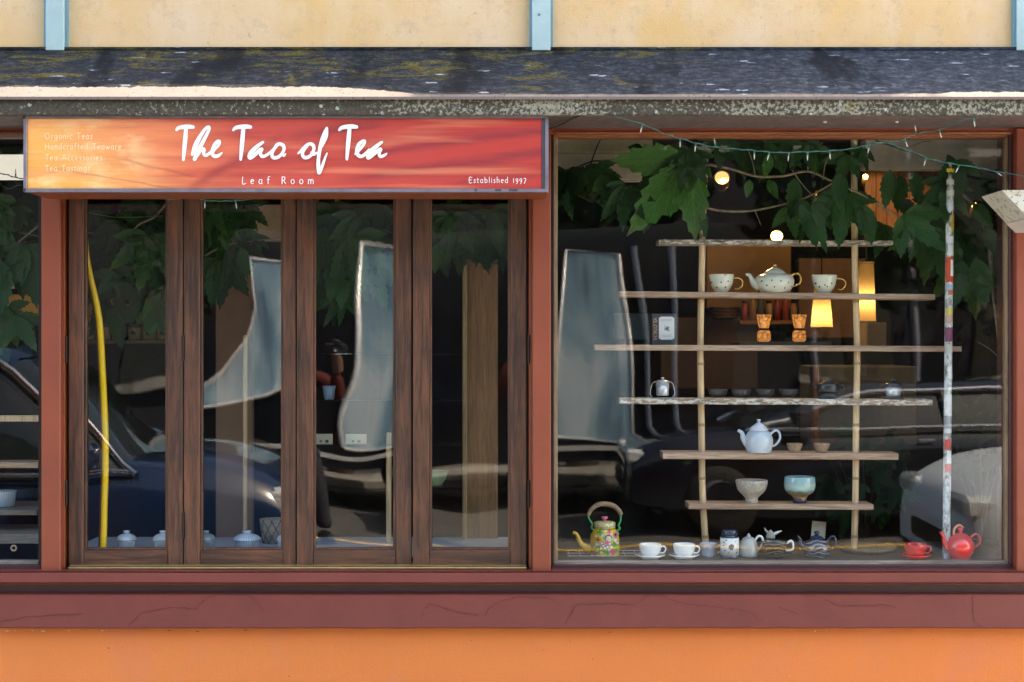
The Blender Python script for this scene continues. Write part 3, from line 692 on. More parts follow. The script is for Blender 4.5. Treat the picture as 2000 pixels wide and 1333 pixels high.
# brush lettering, traced stroke by stroke: (u,v,width) in an enlarged view of the sign
Z1=(330,230); Z2=(550,230); KK=8.333
STROKES=[
 (Z1,[(125,200,50),(160,168,66),(260,152,78),(330,150,78),(395,157,62)]),(Z1,[(280,180,66),(268,330,76),(252,500,72),(235,690,48)]),
 (Z1,[(385,600,60),(440,440,84),(520,290,66),(600,180,58),(650,155,56),(655,200,50),(590,330,62),(500,500,72),(450,610,72),(420,680,68)]),
 (Z1,[(420,680,50),(480,590,58),(535,515,58),(572,520,58),(565,585,56),(600,618,56),(660,585,50),(712,530,46)]),
 (Z1,[(705,540,60),(745,440,60),(800,388,58),(828,400,50),(806,460,46),(745,520,50),(705,580,66),(740,630,66),(800,625,60),(862,580,32)]),
 (Z1,[(1050,205,46),(1090,168,66),(1190,152,78),(1270,150,78),(1330,157,62)]),(Z1,[(1212,180,66),(1200,330,76),(1186,500,72),(1170,685,46)]),
 (Z1,[(1530,405,48),(1440,470,66),(1350,560,80),(1318,630,84),(1330,660,60),(1400,610,66),(1480,530,60),(1515,520,56),(1490,580,58),(1520,635,60),(1590,615,52),(1660,560,44),(1720,500,40)]),
 (Z1,[(1700,545,46),(1750,455,56),(1800,432,60),(1865,460,62),(1872,530,54),(1830,605,52),(1770,650,60),(1700,655,60),(1678,600,56),(1710,520,56),(1780,440,50)]),
 (Z1,[(1840,590,44),(1870,620,50),(1900,595,26)]),
 (Z2,[(275,585,34),(350,510,52),(430,440,56),(500,440,62),(530,500,58),(505,580,52),(450,640,58),(385,655,62),(345,620,58),(352,550,60),(420,460,52)]),
 (Z2,[(490,570,40),(520,605,50),(575,575,36)]),
 (Z2,[(738,175,46),(705,250,62),(660,380,72),(625,520,66),(605,650,60),(600,780,66),(612,900,66)]),
 (Z2,[(745,180,34),(735,300,48),(690,410,48),(640,500,40)]),(Z2,[(618,900,62),(665,790,52),(700,690,42),(742,585,26)]),
 (Z2,[(942,205,46),(985,168,66),(1080,152,78),(1160,150,78),(1222,157,62)]),(Z2,[(1108,180,66),(1095,330,76),(1080,500,70),(1064,682,46)]),
 (Z2,[(1200,595,36),(1270,530,46),(1340,440,50),(1355,390,52),(1320,388,50),(1262,440,62),(1230,540,68),(1248,615,66),(1310,635,58),(1380,580,50),(1430,530,50)]),
 (Z2,[(1632,405,46),(1540,475,66),(1440,570,80),(1410,635,80),(1425,662,56),(1500,600,62),(1590,525,56),(1618,525,54),(1590,590,54),(1615,640,56),(1680,615,46),(1712,590,26)])]
mb=MB()
y=-.0008
for (o2,pts) in STROKES:
    mb.ribbon([(SX(o2[0]+u/KK),SZ(o2[1]+v/KK),w/KK*US*.93) for u,v,w in pts],y); y-=.0003
o=mb.build('brush_lettering',M['white'],sg,recalc=False); o['label']='white brush words reading The Tao of Tea'
# light humanist letters for the small words: strokes in a cell, x-height .5, capitals .8
def arc(cx,cz,rx,rz,a0,a1,n=9): return [(cx+rx*cos(radians(a0+(a1-a0)*i/n)),cz+rz*sin(radians(a0+(a1-a0)*i/n))) for i in range(n+1)]
G={
'O':(.72,[arc(.33,.4,.30,.4,80,440,16)]),'r':(.30,[[(.06,.5),(.06,0)],[(.06,.3),(.14,.46),(.26,.48)]]),'g':(.48,[arc(.22,.28,.18,.22,0,360,12),[(.40,.5),(.40,-.05),(.30,-.25),(.10,-.22)]]),
'a':(.46,[arc(.21,.25,.17,.25,60,330,10),[(.38,.5),(.37,.1),(.43,0)]]),'n':(.44,[[(.05,.5),(.05,0)],[(.05,.35),(.16,.5),(.30,.47),(.35,.3),(.35,0)]]),'i':(.16,[[(.07,.5),(.07,0)],[(.07,.68),(.075,.70)]]),
'c':(.38,[arc(.23,.25,.18,.25,50,310,9)]),'T':(.58,[[(.0,.8),(.56,.82)],[(.28,.8),(.27,0)]]),'e':(.42,[[(.05,.27),(.36,.32)]+arc(.21,.25,.17,.25,20,310,9)]),'s':(.32,[[(.27,.45),(.15,.5),(.07,.40),(.20,.26),(.26,.12),(.15,.0),(.03,.05)]]),
'H':(.62,[[(.06,.8),(.06,0)],[(.52,.82),(.52,0)],[(.06,.42),(.52,.42)]]),'d':(.48,[arc(.21,.25,.17,.25,60,330,10),[(.39,.85),(.38,0)]]),'f':(.32,[[(.34,.82),(.22,.84),(.14,.7),(.13,0)],[(.02,.48),(.28,.48)]]),
't':(.30,[[(.13,.7),(.12,.08),(.24,0)],[(.0,.48),(.27,.48)]]),'w':(.60,[[(.02,.5),(.15,0),(.29,.4),(.42,0),(.56,.5)]]),'A':(.62,[[(.0,0),(.28,.82),(.56,0)],[(.1,.28),(.47,.28)]]),'o':(.48,[arc(.22,.25,.19,.25,80,440,14)]),
'l':(.16,[[(.07,.86),(.07,0)]]),'L':(.46,[[(.06,.8),(.05,0),(.42,.03)]]),'R':(.56,[[(.06,0),(.06,.8)],[(.06,.78),(.3,.8),(.40,.62),(.28,.42),(.08,.40)],[(.22,.40),(.50,0)]]),
'm':(.70,[[(.05,.5),(.05,0)],[(.05,.35),(.16,.5),(.28,.46),(.33,.3),(.33,0)],[(.33,.32),(.44,.5),(.56,.46),(.61,.3),(.61,0)]]),'E':(.50,[[(.44,.80),(.06,.8),(.06,0),(.45,.02)],[(.06,.42),(.38,.43)]]),
'b':(.46,[[(.06,.86),(.06,0)],arc(.23,.25,.17,.25,140,-150,10)]),'h':(.44,[[(.05,.86),(.05,0)],[(.05,.35),(.16,.5),(.30,.47),(.35,.3),(.35,0)]]),
'1':(.22,[[(.1,.66),(.1,0)]]),'9':(.40,[arc(.19,.42,.15,.2,0,360,10),[(.34,.42),(.30,.1),(.12,-.16)]]),'7':(.40,[[(.02,.62),(.36,.62),(.12,-.12)]]),' ':(.34,[]),
'F':(.5,[[(.45,.8),(.06,.8),(.06,0)],[(.06,.42),(.38,.42)]]),
}
def text(mb,s,x,z,h,w,y,track=0.,f=None):
    """writes s from x along the baseline z, h = capital height / .8"""
    for ch in s:
        wd,st=G[ch]
        for k in st:
            pts=[(x+a*h,z+b*h,w) for a,b in k]
            if f: pts=[f(p) for p in pts]
            mb.ribbon(pts,y,caps=6)
        x+=(wd+.06)*h+track
    return x
def width(s,h,track=0): return sum((G[c][0]+.06)*h+track for c in s)
mb=MB()
def fit(s,x0,x1,base,cap,w,track=None):
    h=cap/.8
    tr=((x1-x0)-width(s,h))/len(s)
    text(mb,s,SX(x0),SZ(base),h*US,w*US,-.0008,tr*US)
fit('Leaf Room',473,622,359.5,13.5,1.45); fit('Established 1997',916,1030,357.5,10.5,1.05)
o=mb.build('small_lettering',M['white'],sg,recalc=False); o['label']='small white words Leaf Room and Established 1997'
mb=MB()
for s,x1,bz in (('Organic Teas',183,271.5),('Handcrafted Teaware',239,292),('Tea Accessories',202,313.5),('Tea Tastings',178,334.5)): fit(s,88,x1,bz,11,1.25)
o=mb.build('faded_lettering',M['cream_letter'],sg,recalc=False); o['label']='faded words Organic Teas, Handcrafted Teaware, Tea Accessories, Tea Tastings'

# ------------------------------------------------------------------ weathered timber bracket end at the right edge
y=-.30; P=lambda a,b_:(W(a+36,b_,y).x,W(a,b_,y).z)
tb=thing('weathered_timber_shelf',(0,0,0),'weathered whitish timber board end projecting at the right edge beside the window','board')
wt=painted_wood('lichened_white_timber',(.50,.48,.40),chip=(.2,.17,.12),rough=.85,peel=.56)
mb=MB(); mb.prism([P(1924,375),P(2060,375),P(2060,426),P(1972,426)],y,-.047); mb.build('upper_board',wt,tb)
mb=MB(); mb.prism([P(1971,427),P(2060,427),P(2060,446),P(1991,446)],y+.01,-.047); mb.build('lower_board',painted_wood('faded_pinkish_timber',(.55,.48,.44),rough=.8,peel=.68),tb)
mb=MB(); mb.prism([P(1922,372),P(2060,372),P(2060,375.4),P(1924,375.4)],y-.004,-.047); mb.build('top_edge',wt,tb)
# ------------------------------------------------------------------ interior shell
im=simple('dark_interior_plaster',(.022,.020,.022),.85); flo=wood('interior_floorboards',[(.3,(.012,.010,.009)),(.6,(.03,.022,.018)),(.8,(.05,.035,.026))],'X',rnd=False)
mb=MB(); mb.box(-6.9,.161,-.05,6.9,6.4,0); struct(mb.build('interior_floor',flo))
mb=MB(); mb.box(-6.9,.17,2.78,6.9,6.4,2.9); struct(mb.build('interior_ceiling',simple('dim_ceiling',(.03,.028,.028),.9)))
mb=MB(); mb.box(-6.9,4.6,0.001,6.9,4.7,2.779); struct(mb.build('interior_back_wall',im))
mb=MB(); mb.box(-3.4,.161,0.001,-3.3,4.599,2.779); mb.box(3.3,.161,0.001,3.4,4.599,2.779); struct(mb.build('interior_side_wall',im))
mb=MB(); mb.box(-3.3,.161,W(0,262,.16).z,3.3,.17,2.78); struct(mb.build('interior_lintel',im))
def iface(name,px0,py0,px1,py1,y,t,mat,label,cat,bev=.004,loc=None,group=None):
    a=W(px0,py1,y); c=W(px1,py0,y); cx=(a.x+c.x)/2
    mb=MB(); mb.box(a.x-cx,0,0,c.x-cx,t,c.z-a.z,bev); o=mb.build(name,mat,loc=(cx,y,a.z)); return tag(o,label,cat,group)
# timber boarded panels at the back of the shop
pan=thing('boarded_partition',(0,0,0),'reddish brown vertical board partition seen behind the upper right shelves','partition')
bw=wood('red_brown_boards',[(.3,(.20,.075,.035)),(.6,(.38,.155,.07)),(.8,(.5,.24,.12))],'Z')
for k in range(8):
    mb=MB(); a=W(1690+k*22,470,2.2); c=W(1711+k*22,322,2.2); mb.box(a.x,2.2+.004*(k%3),a.z-.0,c.x,2.24,c.z,.004); mb.build('board',bw,pan)
iface('ceiling_beam',1086,300,1288,352,.40,.10,simple('pale_beam_timber',(.8,.66,.5),.8,var=.25,scale=9),'pale timber beam along the shop ceiling, left part of the display window','beam')
iface('ceiling_beam',1690,272,1950,330,.44,.10,simple('grey_beam_timber',(.68,.58,.46),.8,var=.25,scale=9),'grey timber beam along the ceiling at the right end of the display window','beam')
iface('ceiling_beam',1086,268,1275,298,.38,.10,simple('light_beam_timber',(.72,.58,.38),.8,var=.2,scale=9),'light timber batten above the ceiling beam at the window top left','beam')
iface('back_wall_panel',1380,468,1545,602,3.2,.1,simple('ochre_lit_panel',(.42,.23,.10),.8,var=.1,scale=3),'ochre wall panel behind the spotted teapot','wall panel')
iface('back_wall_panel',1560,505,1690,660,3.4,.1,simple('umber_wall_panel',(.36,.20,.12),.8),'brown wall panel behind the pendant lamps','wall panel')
iface('slate_counter',1598,716,1790,870,2.0,.5,simple('slate_board',(.10,.10,.10),.7),'grey slate counter front with brown frame behind the steel infuser mugs','counter')
iface('counter_post',1588,716,1600,900,1.98,.06,bw,'brown upright post at the left end of the slate counter','post')
iface('cardboard_box',1692,630,1732,677,1.1,.2,simple('kraft_card',(.34,.22,.12),.8),'plain brown cardboard box behind the shelves under the taller lamp','box')
iface('teal_box',1196,612,1272,664,1.4,.3,simple('teal_card',(.012,.07,.11),.5),'dark teal box in the shadows beside the charcoal label card','box')
iface('dark_cabinet',1290,620,1480,760,3.0,.4,simple('dark_cabinet_wood',(.05,.03,.022),.5),'dark cabinet below the ochre panel','cabinet')
for k in range(4):
    mb=MB(); r=.10-.006*k
    mb.lathe([(0,0),(r*.6,0),(r,.018),(r*.97,.021),(r*.55,.006),(0,.006)],20); w=W(1412,625-6*k,2.9); tag(mb.build('stacked_plate',simple('dark_plate_glaze%d'%k,(.10,.06,.04),.4),loc=(w.x,2.9,w.z)),'dark plate in the stack on the cabinet, number %s from the bottom'%('lowest','second','third','topmost')[k] if False else ('%s dark plate of the stack behind the left spotted cup'%('lowest','second lowest','third','topmost')[k]),'plate','stacked dark plates')
jc=[(.55,.10,.05),(.5,.25,.10),(.12,.10,.08),(.6,.35,.18),(.4,.06,.05)]
iface('jar_shelf',1445,626,1560,634,2.9,.2,simple('jar_shelf_timber',(.3,.12,.05),.6),'brown shelf with a row of jars deep in the shop behind the spotted teapot','shelf')
for k in range(7):
    w=W(1455+k*16,626,2.98); r=thing('storage_jar',(w.x,3.0,W(0,626,2.9).z+.0005),'%s storage jar on the deep brown shelf, %s'%(('red brown','ochre','dark','tan','dark red')[k%5],('leftmost','second from the left','third from the left','middle one','third from the right','second from the right','rightmost')[k]),'jar','storage jars deep in the shop')
    h=.10+.03*((k*7)%3); mb=MB(); mb.lathe([(0,0),(.020,0),(.021,h*.8),(.015,h*.9),(.015,h),(0,h)],14); mb.build('jar_body',simple('jar_glaze%d'%k,jc[k%5],.3),r); mb=MB(); mb.lathe([(0,h+.001),(.017,h+.001),(.017,h+.014),(0,h+.016)],14); mb.build('lid',M['black'],r)
# left part of the shop, behind the doors
iface('ochre_wall_panel',-80,575,80,625,.95,.1,simple('ochre_panel',(.85,.42,.10),.8,var=.05),'warm ochre wall panel behind the left window','wall panel')
iface('tan_wall_panel',-30,565,160,640,.0,0,None,'','') if False else None
iface('tan_fabric_panel',160,583,335,632,1.25,.1,simple('tan_panel',(.6,.32,.16),.85,var=.06),'tan wall panel above the row of tea tins behind the first door leaf','wall panel')
iface('timber_rail',-20,556,80,564,.85,.04,M['bamboo'],'pale timber rail above the ochre panel behind the left window','rail')
# curtain/post behind the second leaf
iface('brown_partition',421,440,492,1066,.75,.06,simple('brown_curtain',(.24,.14,.09),.85,var=.15,scale=5),'brown partition panel behind the second door leaf','partition')
iface('slim_cane',474,655,482,1066,.55,.02,M['bamboo'],'slim pale cane upright behind the second door leaf','pole')
iface('slim_cane',754,845,764,1066,.40,.02,M['bamboo'],'slim pale cane upright behind the third door leaf','pole')
pw=wood('pale_post_timber',[(.3,(.14,.065,.025)),(.6,(.28,.14,.055)),(.8,(.38,.20,.085))],'Z')
iface('timber_post',905,500,972,1068,.50,.12,pw,'broad brown timber post behind the fourth door leaf','post')
iface('post_edge',903,500,912,1068,.47,.028,wood('light_edge_timber',[(.3,(.24,.15,.07)),(.6,(.40,.27,.13)),(.8,(.5,.36,.2))],'Z'),'light timber strip on the left of the broad post','strip')
iface('yellow_wall_panel',612,385,660,520,.95,.1,simple('yellow_panel_glow',(.85,.48,.15),.85),'ochre wall patch behind the creeper in the third door leaf','wall panel')  # plain ochre colour, no emission
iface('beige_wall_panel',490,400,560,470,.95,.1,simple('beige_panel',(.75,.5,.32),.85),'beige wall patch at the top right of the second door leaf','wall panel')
# row of tea tins on a shelf behind the first leaf
iface('back_shelf',150,664,345,672,1.0,.20,simple('back_shelf_timber',(.09,.06,.045),.7),'dark shelf carrying the row of tea tins behind the first door leaf','shelf')
zsh=W(0,664,1.0).z
tinb=simple('tin_label_card',(.5,.33,.2),.7); tind=simple('tin_dark',(.03,.035,.05),.4)
for k,px in enumerate((172,203,233,263,292,320)):
    w=W(px,664,1.08); r=thing('tea_tin',(w.x,1.08,zsh+.0005),'%s tea tin in the row on the back shelf behind the first door leaf'%('leftmost','second','third','fourth','fifth','rightmost')[k],'tin','tea tins on the back shelf')
    mb=MB(); mb.lathe([(0,0),(.030,0),(.031,.004),(.031,.056),(0,.056)],16); mb.build('tin_body',tinb,r)
    mb=MB(); mb.lathe([(.0315,.057),(.032,.058),(.032,.074),(.029,.077),(0,.077)],16); mb.build('lid',tind,r)
    mb=MB(); mb.lathe([(0,0),(.011,0),(.011,.002),(0,.002)],12); o=mb.build('label_disc',tind,r); o.rotation_euler=(radians(90),0,0); o.location=(0,-.0315,.030)

# ------------------------------------------------------------------ display shelves on bamboo canes
YF,YB=.24,.37
def shelf(px0,px1,py0,py1,mat,label,lean=0,yf=YF,yb=YB,name='display_shelf',seed=1,group='planks of the display shelf ladder'):
    a=W(px0,py1,yf); c=W(px1,py0,yf); n=40; vs=[];fs=[]
    L=c.x-a.x; cx=(a.x+c.x)/2; zt=c.z; h=c.z-a.z
    for i in range(n+1):
        x=a.x+L*i/n-cx; q=noise.noise(Vector((x*9,seed,0)))*.0016; q2=noise.noise(Vector((x*7,seed,4)))*.0016; yy=noise.noise(Vector((x*6,seed,8)))*.006; t=lean*(i/n-.5)
        vs+=[(x,yy+.002,t+q*.3),(x,yb-yf,t),(x,yb-yf,-h+t),(x,yy+.002,-h+q2+t),(x,yy,-h+.003+q2+t),(x,yy,-.003+q+t)]
    for i in range(n):
        o=i*6
        for k in range(6): fs.append((o+k,o+(k+1)%6,o+6+(k+1)%6,o+6+k))
    mb=MB(); mb.add(vs,fs); mb.add(vs[:6],[tuple(range(6))]); mb.add(vs[-6:],[tuple(range(6))])
    return tag(mb.build(name,mat,loc=(cx,yf,zt)),label,'shelf',group), zt
SH={}
_,SH[1]=shelf(1287,1745,469,478,M['flaky'],'topmost display plank with flaking white paint under the creeper',-.004,seed=1)
_,SH[2]=shelf(1210,1826,572,583,M['plank'],'second display plank from the top holding the spotted teapot and cups',-.012,seed=2)
_,SH[3]=shelf(1162,1878,675,686,M['plank'],'longest display plank with the charcoal label card on it',-.006,seed=3)
_,SH[4]=shelf(1210,1822,780,791,M['flaky'],'fourth display plank with flaking front edge under the steel mugs',-.006,seed=4)
_,SH[5]=shelf(1295,1755,885,898,M['plank'],'fifth display plank holding the pale blue teapot',-.004,seed=5)
_,SH[6]=shelf(1345,1706,985,996,M['plank'],'lowest and shortest display plank with two bowls on it',-.003,seed=6)
def cane(pts,y,label,r=.0135):
    P=[W(a,b_,y) for a,b_ in pts]; P=[Vector(p) for p in cr([tuple(p) for p in P],5)]
    base=P[-1]; root=thing('bamboo_cane',tuple(base),label,'bamboo pole','bamboo canes of the display shelf')
    mb=MB(); rr=[r*(1+.06*noise.noise(Vector((i*.7,y,r*90)))) for i in range(len(P))]; mb.tube([p-base for p in P],rr,12); mb.build('cane',M['bamboo'],root)
    L=0; nxt=.16
    for i in range(len(P)-1):
        L+=(P[i+1]-P[i]).length
        if L>nxt:
            nxt+=.245; q=P[i+1]-base; t=(P[i+1]-P[i]).normalized()
            mb=MB(); mb.tube([q-t*.006,q-t*.0025,q,q+t*.0025,q+t*.006],[r*1.02,r*1.14,r*1.06,r*1.14,r*1.02],12); mb.build('node_ring',M['bamboonode'],root)
cane([(1380,262),(1374,380),(1371,520),(1368,680),(1370,830),(1372,960),(1380,1091)],.29,'left bamboo cane threaded through the display planks')
cane([(1668,262),(1669,400),(1670,530),(1674,680),(1672,830),(1671,960),(1668,1091)],.29,'right bamboo cane threaded through the display planks')
# display deck
ZD=EYE-.864
dk=MB(); dk.box(W(1080,0,.06).x,.0605,ZD-.03,W(1990,0,.06).x,.62,ZD,.003); tag(dk.build('display_deck',wood('dark_weathered_deck',[(.3,(.03,.026,.022)),(.5,(.07,.06,.05)),(.75,(.14,.12,.10))],'X',rough=.45)),'weathered timber deck inside the foot of the display window','shelf')
def deckY(py): return D*(.864/((py-666.5)*PX))-D
def item(name,px,z,y,label,cat,group=None):
    w=W(px,0,y); r=thing(name,(w.x,y,z),label,cat,group); r['_u']=PX*S(y); return r
def L(root,prof,mat,name,n=28,dx=0,sx=1,sy=1):
    u=root['_u']; mb=MB(); mb.lathe([(r*u,z*u) for r,z in cr([(a,b_) for a,b_ in prof],3)] if len(prof)>2 and not isinstance(prof,tuple) else [(r*u,z*u) for r,z in prof],n,(dx*u,0,0),sx,sy); return mb.build(name,mat,root)
def LH(root,prof,mat,name,n=28,dx=0):   # hard profile
    u=root['_u']; mb=MB(); mb.lathe([(r*u,z*u) for r,z in prof],n,(dx*u,0,0)); return mb.build(name,mat,root)
def T(root,pts,rad,mat,name,flat=1.0,n=10,y=0):
    u=root['_u']
    q=cr([(x,z,r) for (x,z),r in zip(pts,rad if hasattr(rad,'__len__') else [rad]*len(pts))],5)
    mb=MB(); mb.tube([(x*u,y,z*u) for x,z,r in q],[r*u for x,z,r in q],n,True,flat); return mb.build(name,mat,root)
def cup_prof(R,r,h,t=1.6): return [(0,0),(r,0),(r,1.5),(r*1.05,2),(R*.86,h*.42),(R*.97,h*.75),(R,h),(R-t*.6,h),(R-t*1.2,h*.75),(R*.8,h*.42),(r*.8,4),(0,3.5)]

DK=(.03,.035,.03)
def spots(seed,n,w,h,u,z0=0.2):
    rnd=random.Random(seed); out=[]
    for k in range(n): out.append(((-w+2*w*(k+.5)/n+rnd.uniform(-2,2))*u,(h*(.30 if k%2 else .55)+rnd.uniform(-3,3))*u,1.5*u,DK))
    return out
# shelf 2: spotted tea set
u2=PX*S(.3)
for (px,lab,nm) in ((1409,'white cup with small dark spots and gold handle on the left of the spotted teapot','left'),(1610,'white cup with small dark spots and gold handle right of the spotted teapot','right')):
    r=item('teacup',px,SH[2]-.001 if px<1500 else SH[2]-.004,.30,lab,'cup','spotted tea set')
    mt=m_spots('spotted_cup_glaze_'+nm,(.74,.74,.62),spots(px,6,22,36,u2))
    L(r,[(0,0),(11,0),(12,2),(20,14),(23.5,28),(24.5,36),(23,36),(21,26),(17,12),(9,4),(0,4)],mt,'bowl')
    T(r,[(23,29),(33,30),(41,24),(40,14),(32,8),(27,10)],[1.5,1.6,1.6,1.5,1.3,1.1],M['gold'],'handle')
    T(r,[(2,34),(6,36)],1.4,M['gold'],'rim_ornament',y=-23*u2)
r=item('spotted_teapot',1513,SH[2]-.0015,.30,'round white teapot with dark spots and gold knob between two cups','teapot','spotted tea set')
mt=m_spots('spotted_pot_glaze',(.74,.74,.63),spots(5,8,34,40,u2))
L(r,[(0,0),(20,0),(27,3),(36,14),(38,25),(34,34),(22,39),(16,40),(0,40)],mt,'body')
L(r,[(21,39.5),(20,42),(14,46),(8,49),(4,51),(0,51)],mt,'lid'); L(r,[(0,50),(2,51),(4.2,54.5),(3,57.5),(0,58)],M['gold'],'knob')
T(r,[(-30,13),(-40,19),(-46,30),(-50,36),(-57,37)],[9,7.5,4.6,3.6,2.4],mt,'spout')
T(r,[(30,33),(38,38),(47,38),(51,30),(49,20),(40,15),(32,13)],[2.2,2.2,1.9,1.9,1.8,1.6,1.4],M['gold'],'handle')
for q in range(5): 
    o=L(r,[(0,-1.6),(1.6,0),(0,1.6)],M['gold'],'gold_bead',10); o.location=((-9-q*4.2)*u2,-12*u2,(46-q*3.2)*u2)
# shelf 3: label card
r=item('label_card_box',1297,SH[3],.30,'charcoal display box with white label and gilt edge lettering on the longest plank','box')
u=r['_u']
mb=MB(); mb.box(-24*u,0,0,24*u,.05,62*u,.002); mb.build('box_body',M['bookdk'],r)
mb=MB(); c=3
lx0,lx1,lz0,lz1=-10,20,11,56
mb.prism([(x*u,z*u) for x,z in ((lx0+c,lz0),(lx1-c,lz0),(lx1-c,lz0+2),(lx1,lz0+2),(lx1,lz1-2),(lx1-c,lz1-2),(lx1-c,lz1),(lx0+c,lz1),(lx0+c,lz1-2),(lx0,lz1-2),(lx0,lz0+2),(lx0+c,lz0+2))],-.0012,-.0002)
mb.build('white_label',simple('label_paper',(.72,.74,.76),.7,var=.03),r)
mb=MB(); rnd=random.Random(3)
y=-.0016
for k in range(26):
    a=rnd.uniform(0,6.28); rr=rnd.uniform(0,5.5); x=5+rr*cos(a); z=33+rr*sin(a)
    y=mb.ribbon([(x*u,z*u,1.0*u),((x+rnd.uniform(-3,3))*u,(z+rnd.uniform(-3,3))*u,.8*u)],y)
mb.build('round_print',simple('label_ink',(.10,.11,.12),.8),r,recalc=False)
mb=MB(); y=-.0016
ink=simple('grey_ink',(.35,.36,.38),.8)
for zz,ww in ((50,10),(47.5,12),(20,9),(17.5,8)):
    mb=MB(); mb.ribbon([((5-ww)*u,zz*u,.7*u),((5+ww)*u,zz*u,.7*u)],y); mb.build('print_line',ink,r,recalc=False)
mb=MB(); s='THE TAO OF TEA'; h=6.2*u/.8; tot=width(s,h)
text(mb,s,0,0,h,.85*u,-.0006,(44*u-tot)/len(s),f=lambda p:(-14*u-p[1]*1.0,9*u+p[0],p[2]))
o=mb.build('edge_lettering',simple('gilt_ink',(.55,.33,.20),.6),r,recalc=False); o['label']='gilt vertical words THE TAO OF TEA'
# copper candle holders, back row
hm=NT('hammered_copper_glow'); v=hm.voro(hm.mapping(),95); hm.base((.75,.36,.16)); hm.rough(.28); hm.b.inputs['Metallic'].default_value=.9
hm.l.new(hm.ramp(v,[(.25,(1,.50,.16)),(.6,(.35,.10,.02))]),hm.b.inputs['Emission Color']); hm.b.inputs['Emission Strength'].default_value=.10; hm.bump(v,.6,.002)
for px,lab in ((1492,'left glowing hammered copper candle holder behind the planks'),(1561,'right glowing hammered copper candle holder behind the planks')):
    y=.95; zz=W(0,668,y).z
    r=item('candle_holder',px,zz,y,lab,'candle holder','copper candle holders')
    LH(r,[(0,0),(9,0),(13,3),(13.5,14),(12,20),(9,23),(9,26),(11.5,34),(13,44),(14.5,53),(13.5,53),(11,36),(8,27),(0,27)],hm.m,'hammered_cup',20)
    LH(r,[(9.6,20.6),(10.2,24),(9.6,26.5)],M['hinge'],'waist_ring',20)
mb=MB(); a=W(1440,676,.9); c=W(1620,668,.9); mb.box(a.x,.85,a.z,c.x,1.10,c.z,.002); tag(mb.build('rear_shelf',simple('rear_shelf_timber',(.05,.04,.035),.6)),'dark rear shelf carrying the copper candle holders','shelf')
# shelf 4
for px,lab,dark in ((1294,'steel infuser mug in a wire stand at the left end of the fourth plank',0),(1745,'steel infuser mug with black lid and saucer near the right end of the fourth plank',1)):
    r=item('infuser_mug',px,SH[4]-(.002 if dark else -.0015),.30,lab,'mug')
    if dark:
        LH(r,[(0,0),(20,0),(24,3),(23,4.5),(0,3)],M['black'],'saucer')
        LH(r,[(0,4.2),(13,4.2),(14.5,6),(15,24),(14,24),(0,24)],M['steel'],'mug_body')
        L(r,[(16.5,24.5),(17,27),(15,31),(6,34),(0,34.5)],M['blackglaze'],'lid'); LH(r,[(0,34),(4,34.5),(5,38),(0,39)],M['blackglaze'],'knob')
        T(r,[(14.8,26),(17.5,24),(17.5,10),(15,6)],1.6,M['black'],'frame_bar'); T(r,[(-14.8,26),(-17.5,24),(-17.5,10),(-15,6)],1.6,M['black'],'frame_bar')
    else:
        LH(r,[(0,0),(20,0),(22,1.6),(0,1.7)],M['glass_shelf'],'glass_saucer')
        LH(r,[(0,5),(11,5),(12,7),(13.2,31),(12.5,31),(0,29)],M['steel'],'mug_body')
        L(r,[(13.6,31.5),(12,34),(5,36),(0,36.5)],M['steel'],'lid'); LH(r,[(0,36.4),(3,37),(3.5,40.5),(0,41)],M['steel'],'knob')
        T(r,[(12,33),(20,28),(24,10),(20,2)],.7,M['steel'],'wire_loop'); T(r,[(-12,33),(-20,28),(-24,10),(-20,2)],.7,M['steel'],'wire_loop')
r=item('iron_teapot',1617,SH[4]-.001,.31,'squat black teapot on a warmer between the canes on the fourth plank','teapot')
LH(r,[(0,0),(19,0),(21,2),(20,10),(17,12),(0,12)],M['black'],'warmer')
L(r,[(0,12.5),(18,12.5),(22,16),(22,26),(18,31),(0,32)],M['blackglaze'],'body'); L(r,[(14,32),(11,35),(4,37),(3,40),(0,41)],M['blackglaze'],'lid')
T(r,[(-20,20),(-26,24),(-29,31)],[3.4,2.6,1.8],M['blackglaze'],'spout'); T(r,[(21,28),(30,26),(31,19),(22,16)],1.3,M['blackglaze'],'handle')
for k in range(4):
    y=.9; r=item('dark_bowl',1402+k*46,W(0,778,y).z,y,'%s dark bowl in the row behind the fourth plank'%('leftmost','second','third','rightmost')[k],'bowl','dark bowls behind the fourth plank')
    L(r,cup_prof(19,9,17),simple('dim_bowl_glaze%d'%k,(.16,.17,.20),.3,coat=.5),'bowl')
mb=MB(); a=W(1370,786,.86); c=W(1580,778,.86); mb.box(a.x,.84,a.z,c.x,1.02,c.z,.002); tag(mb.build('rear_shelf',simple('rear_shelf_timber2',(.05,.04,.035),.6)),'dark rear shelf under the row of dark bowls','shelf')
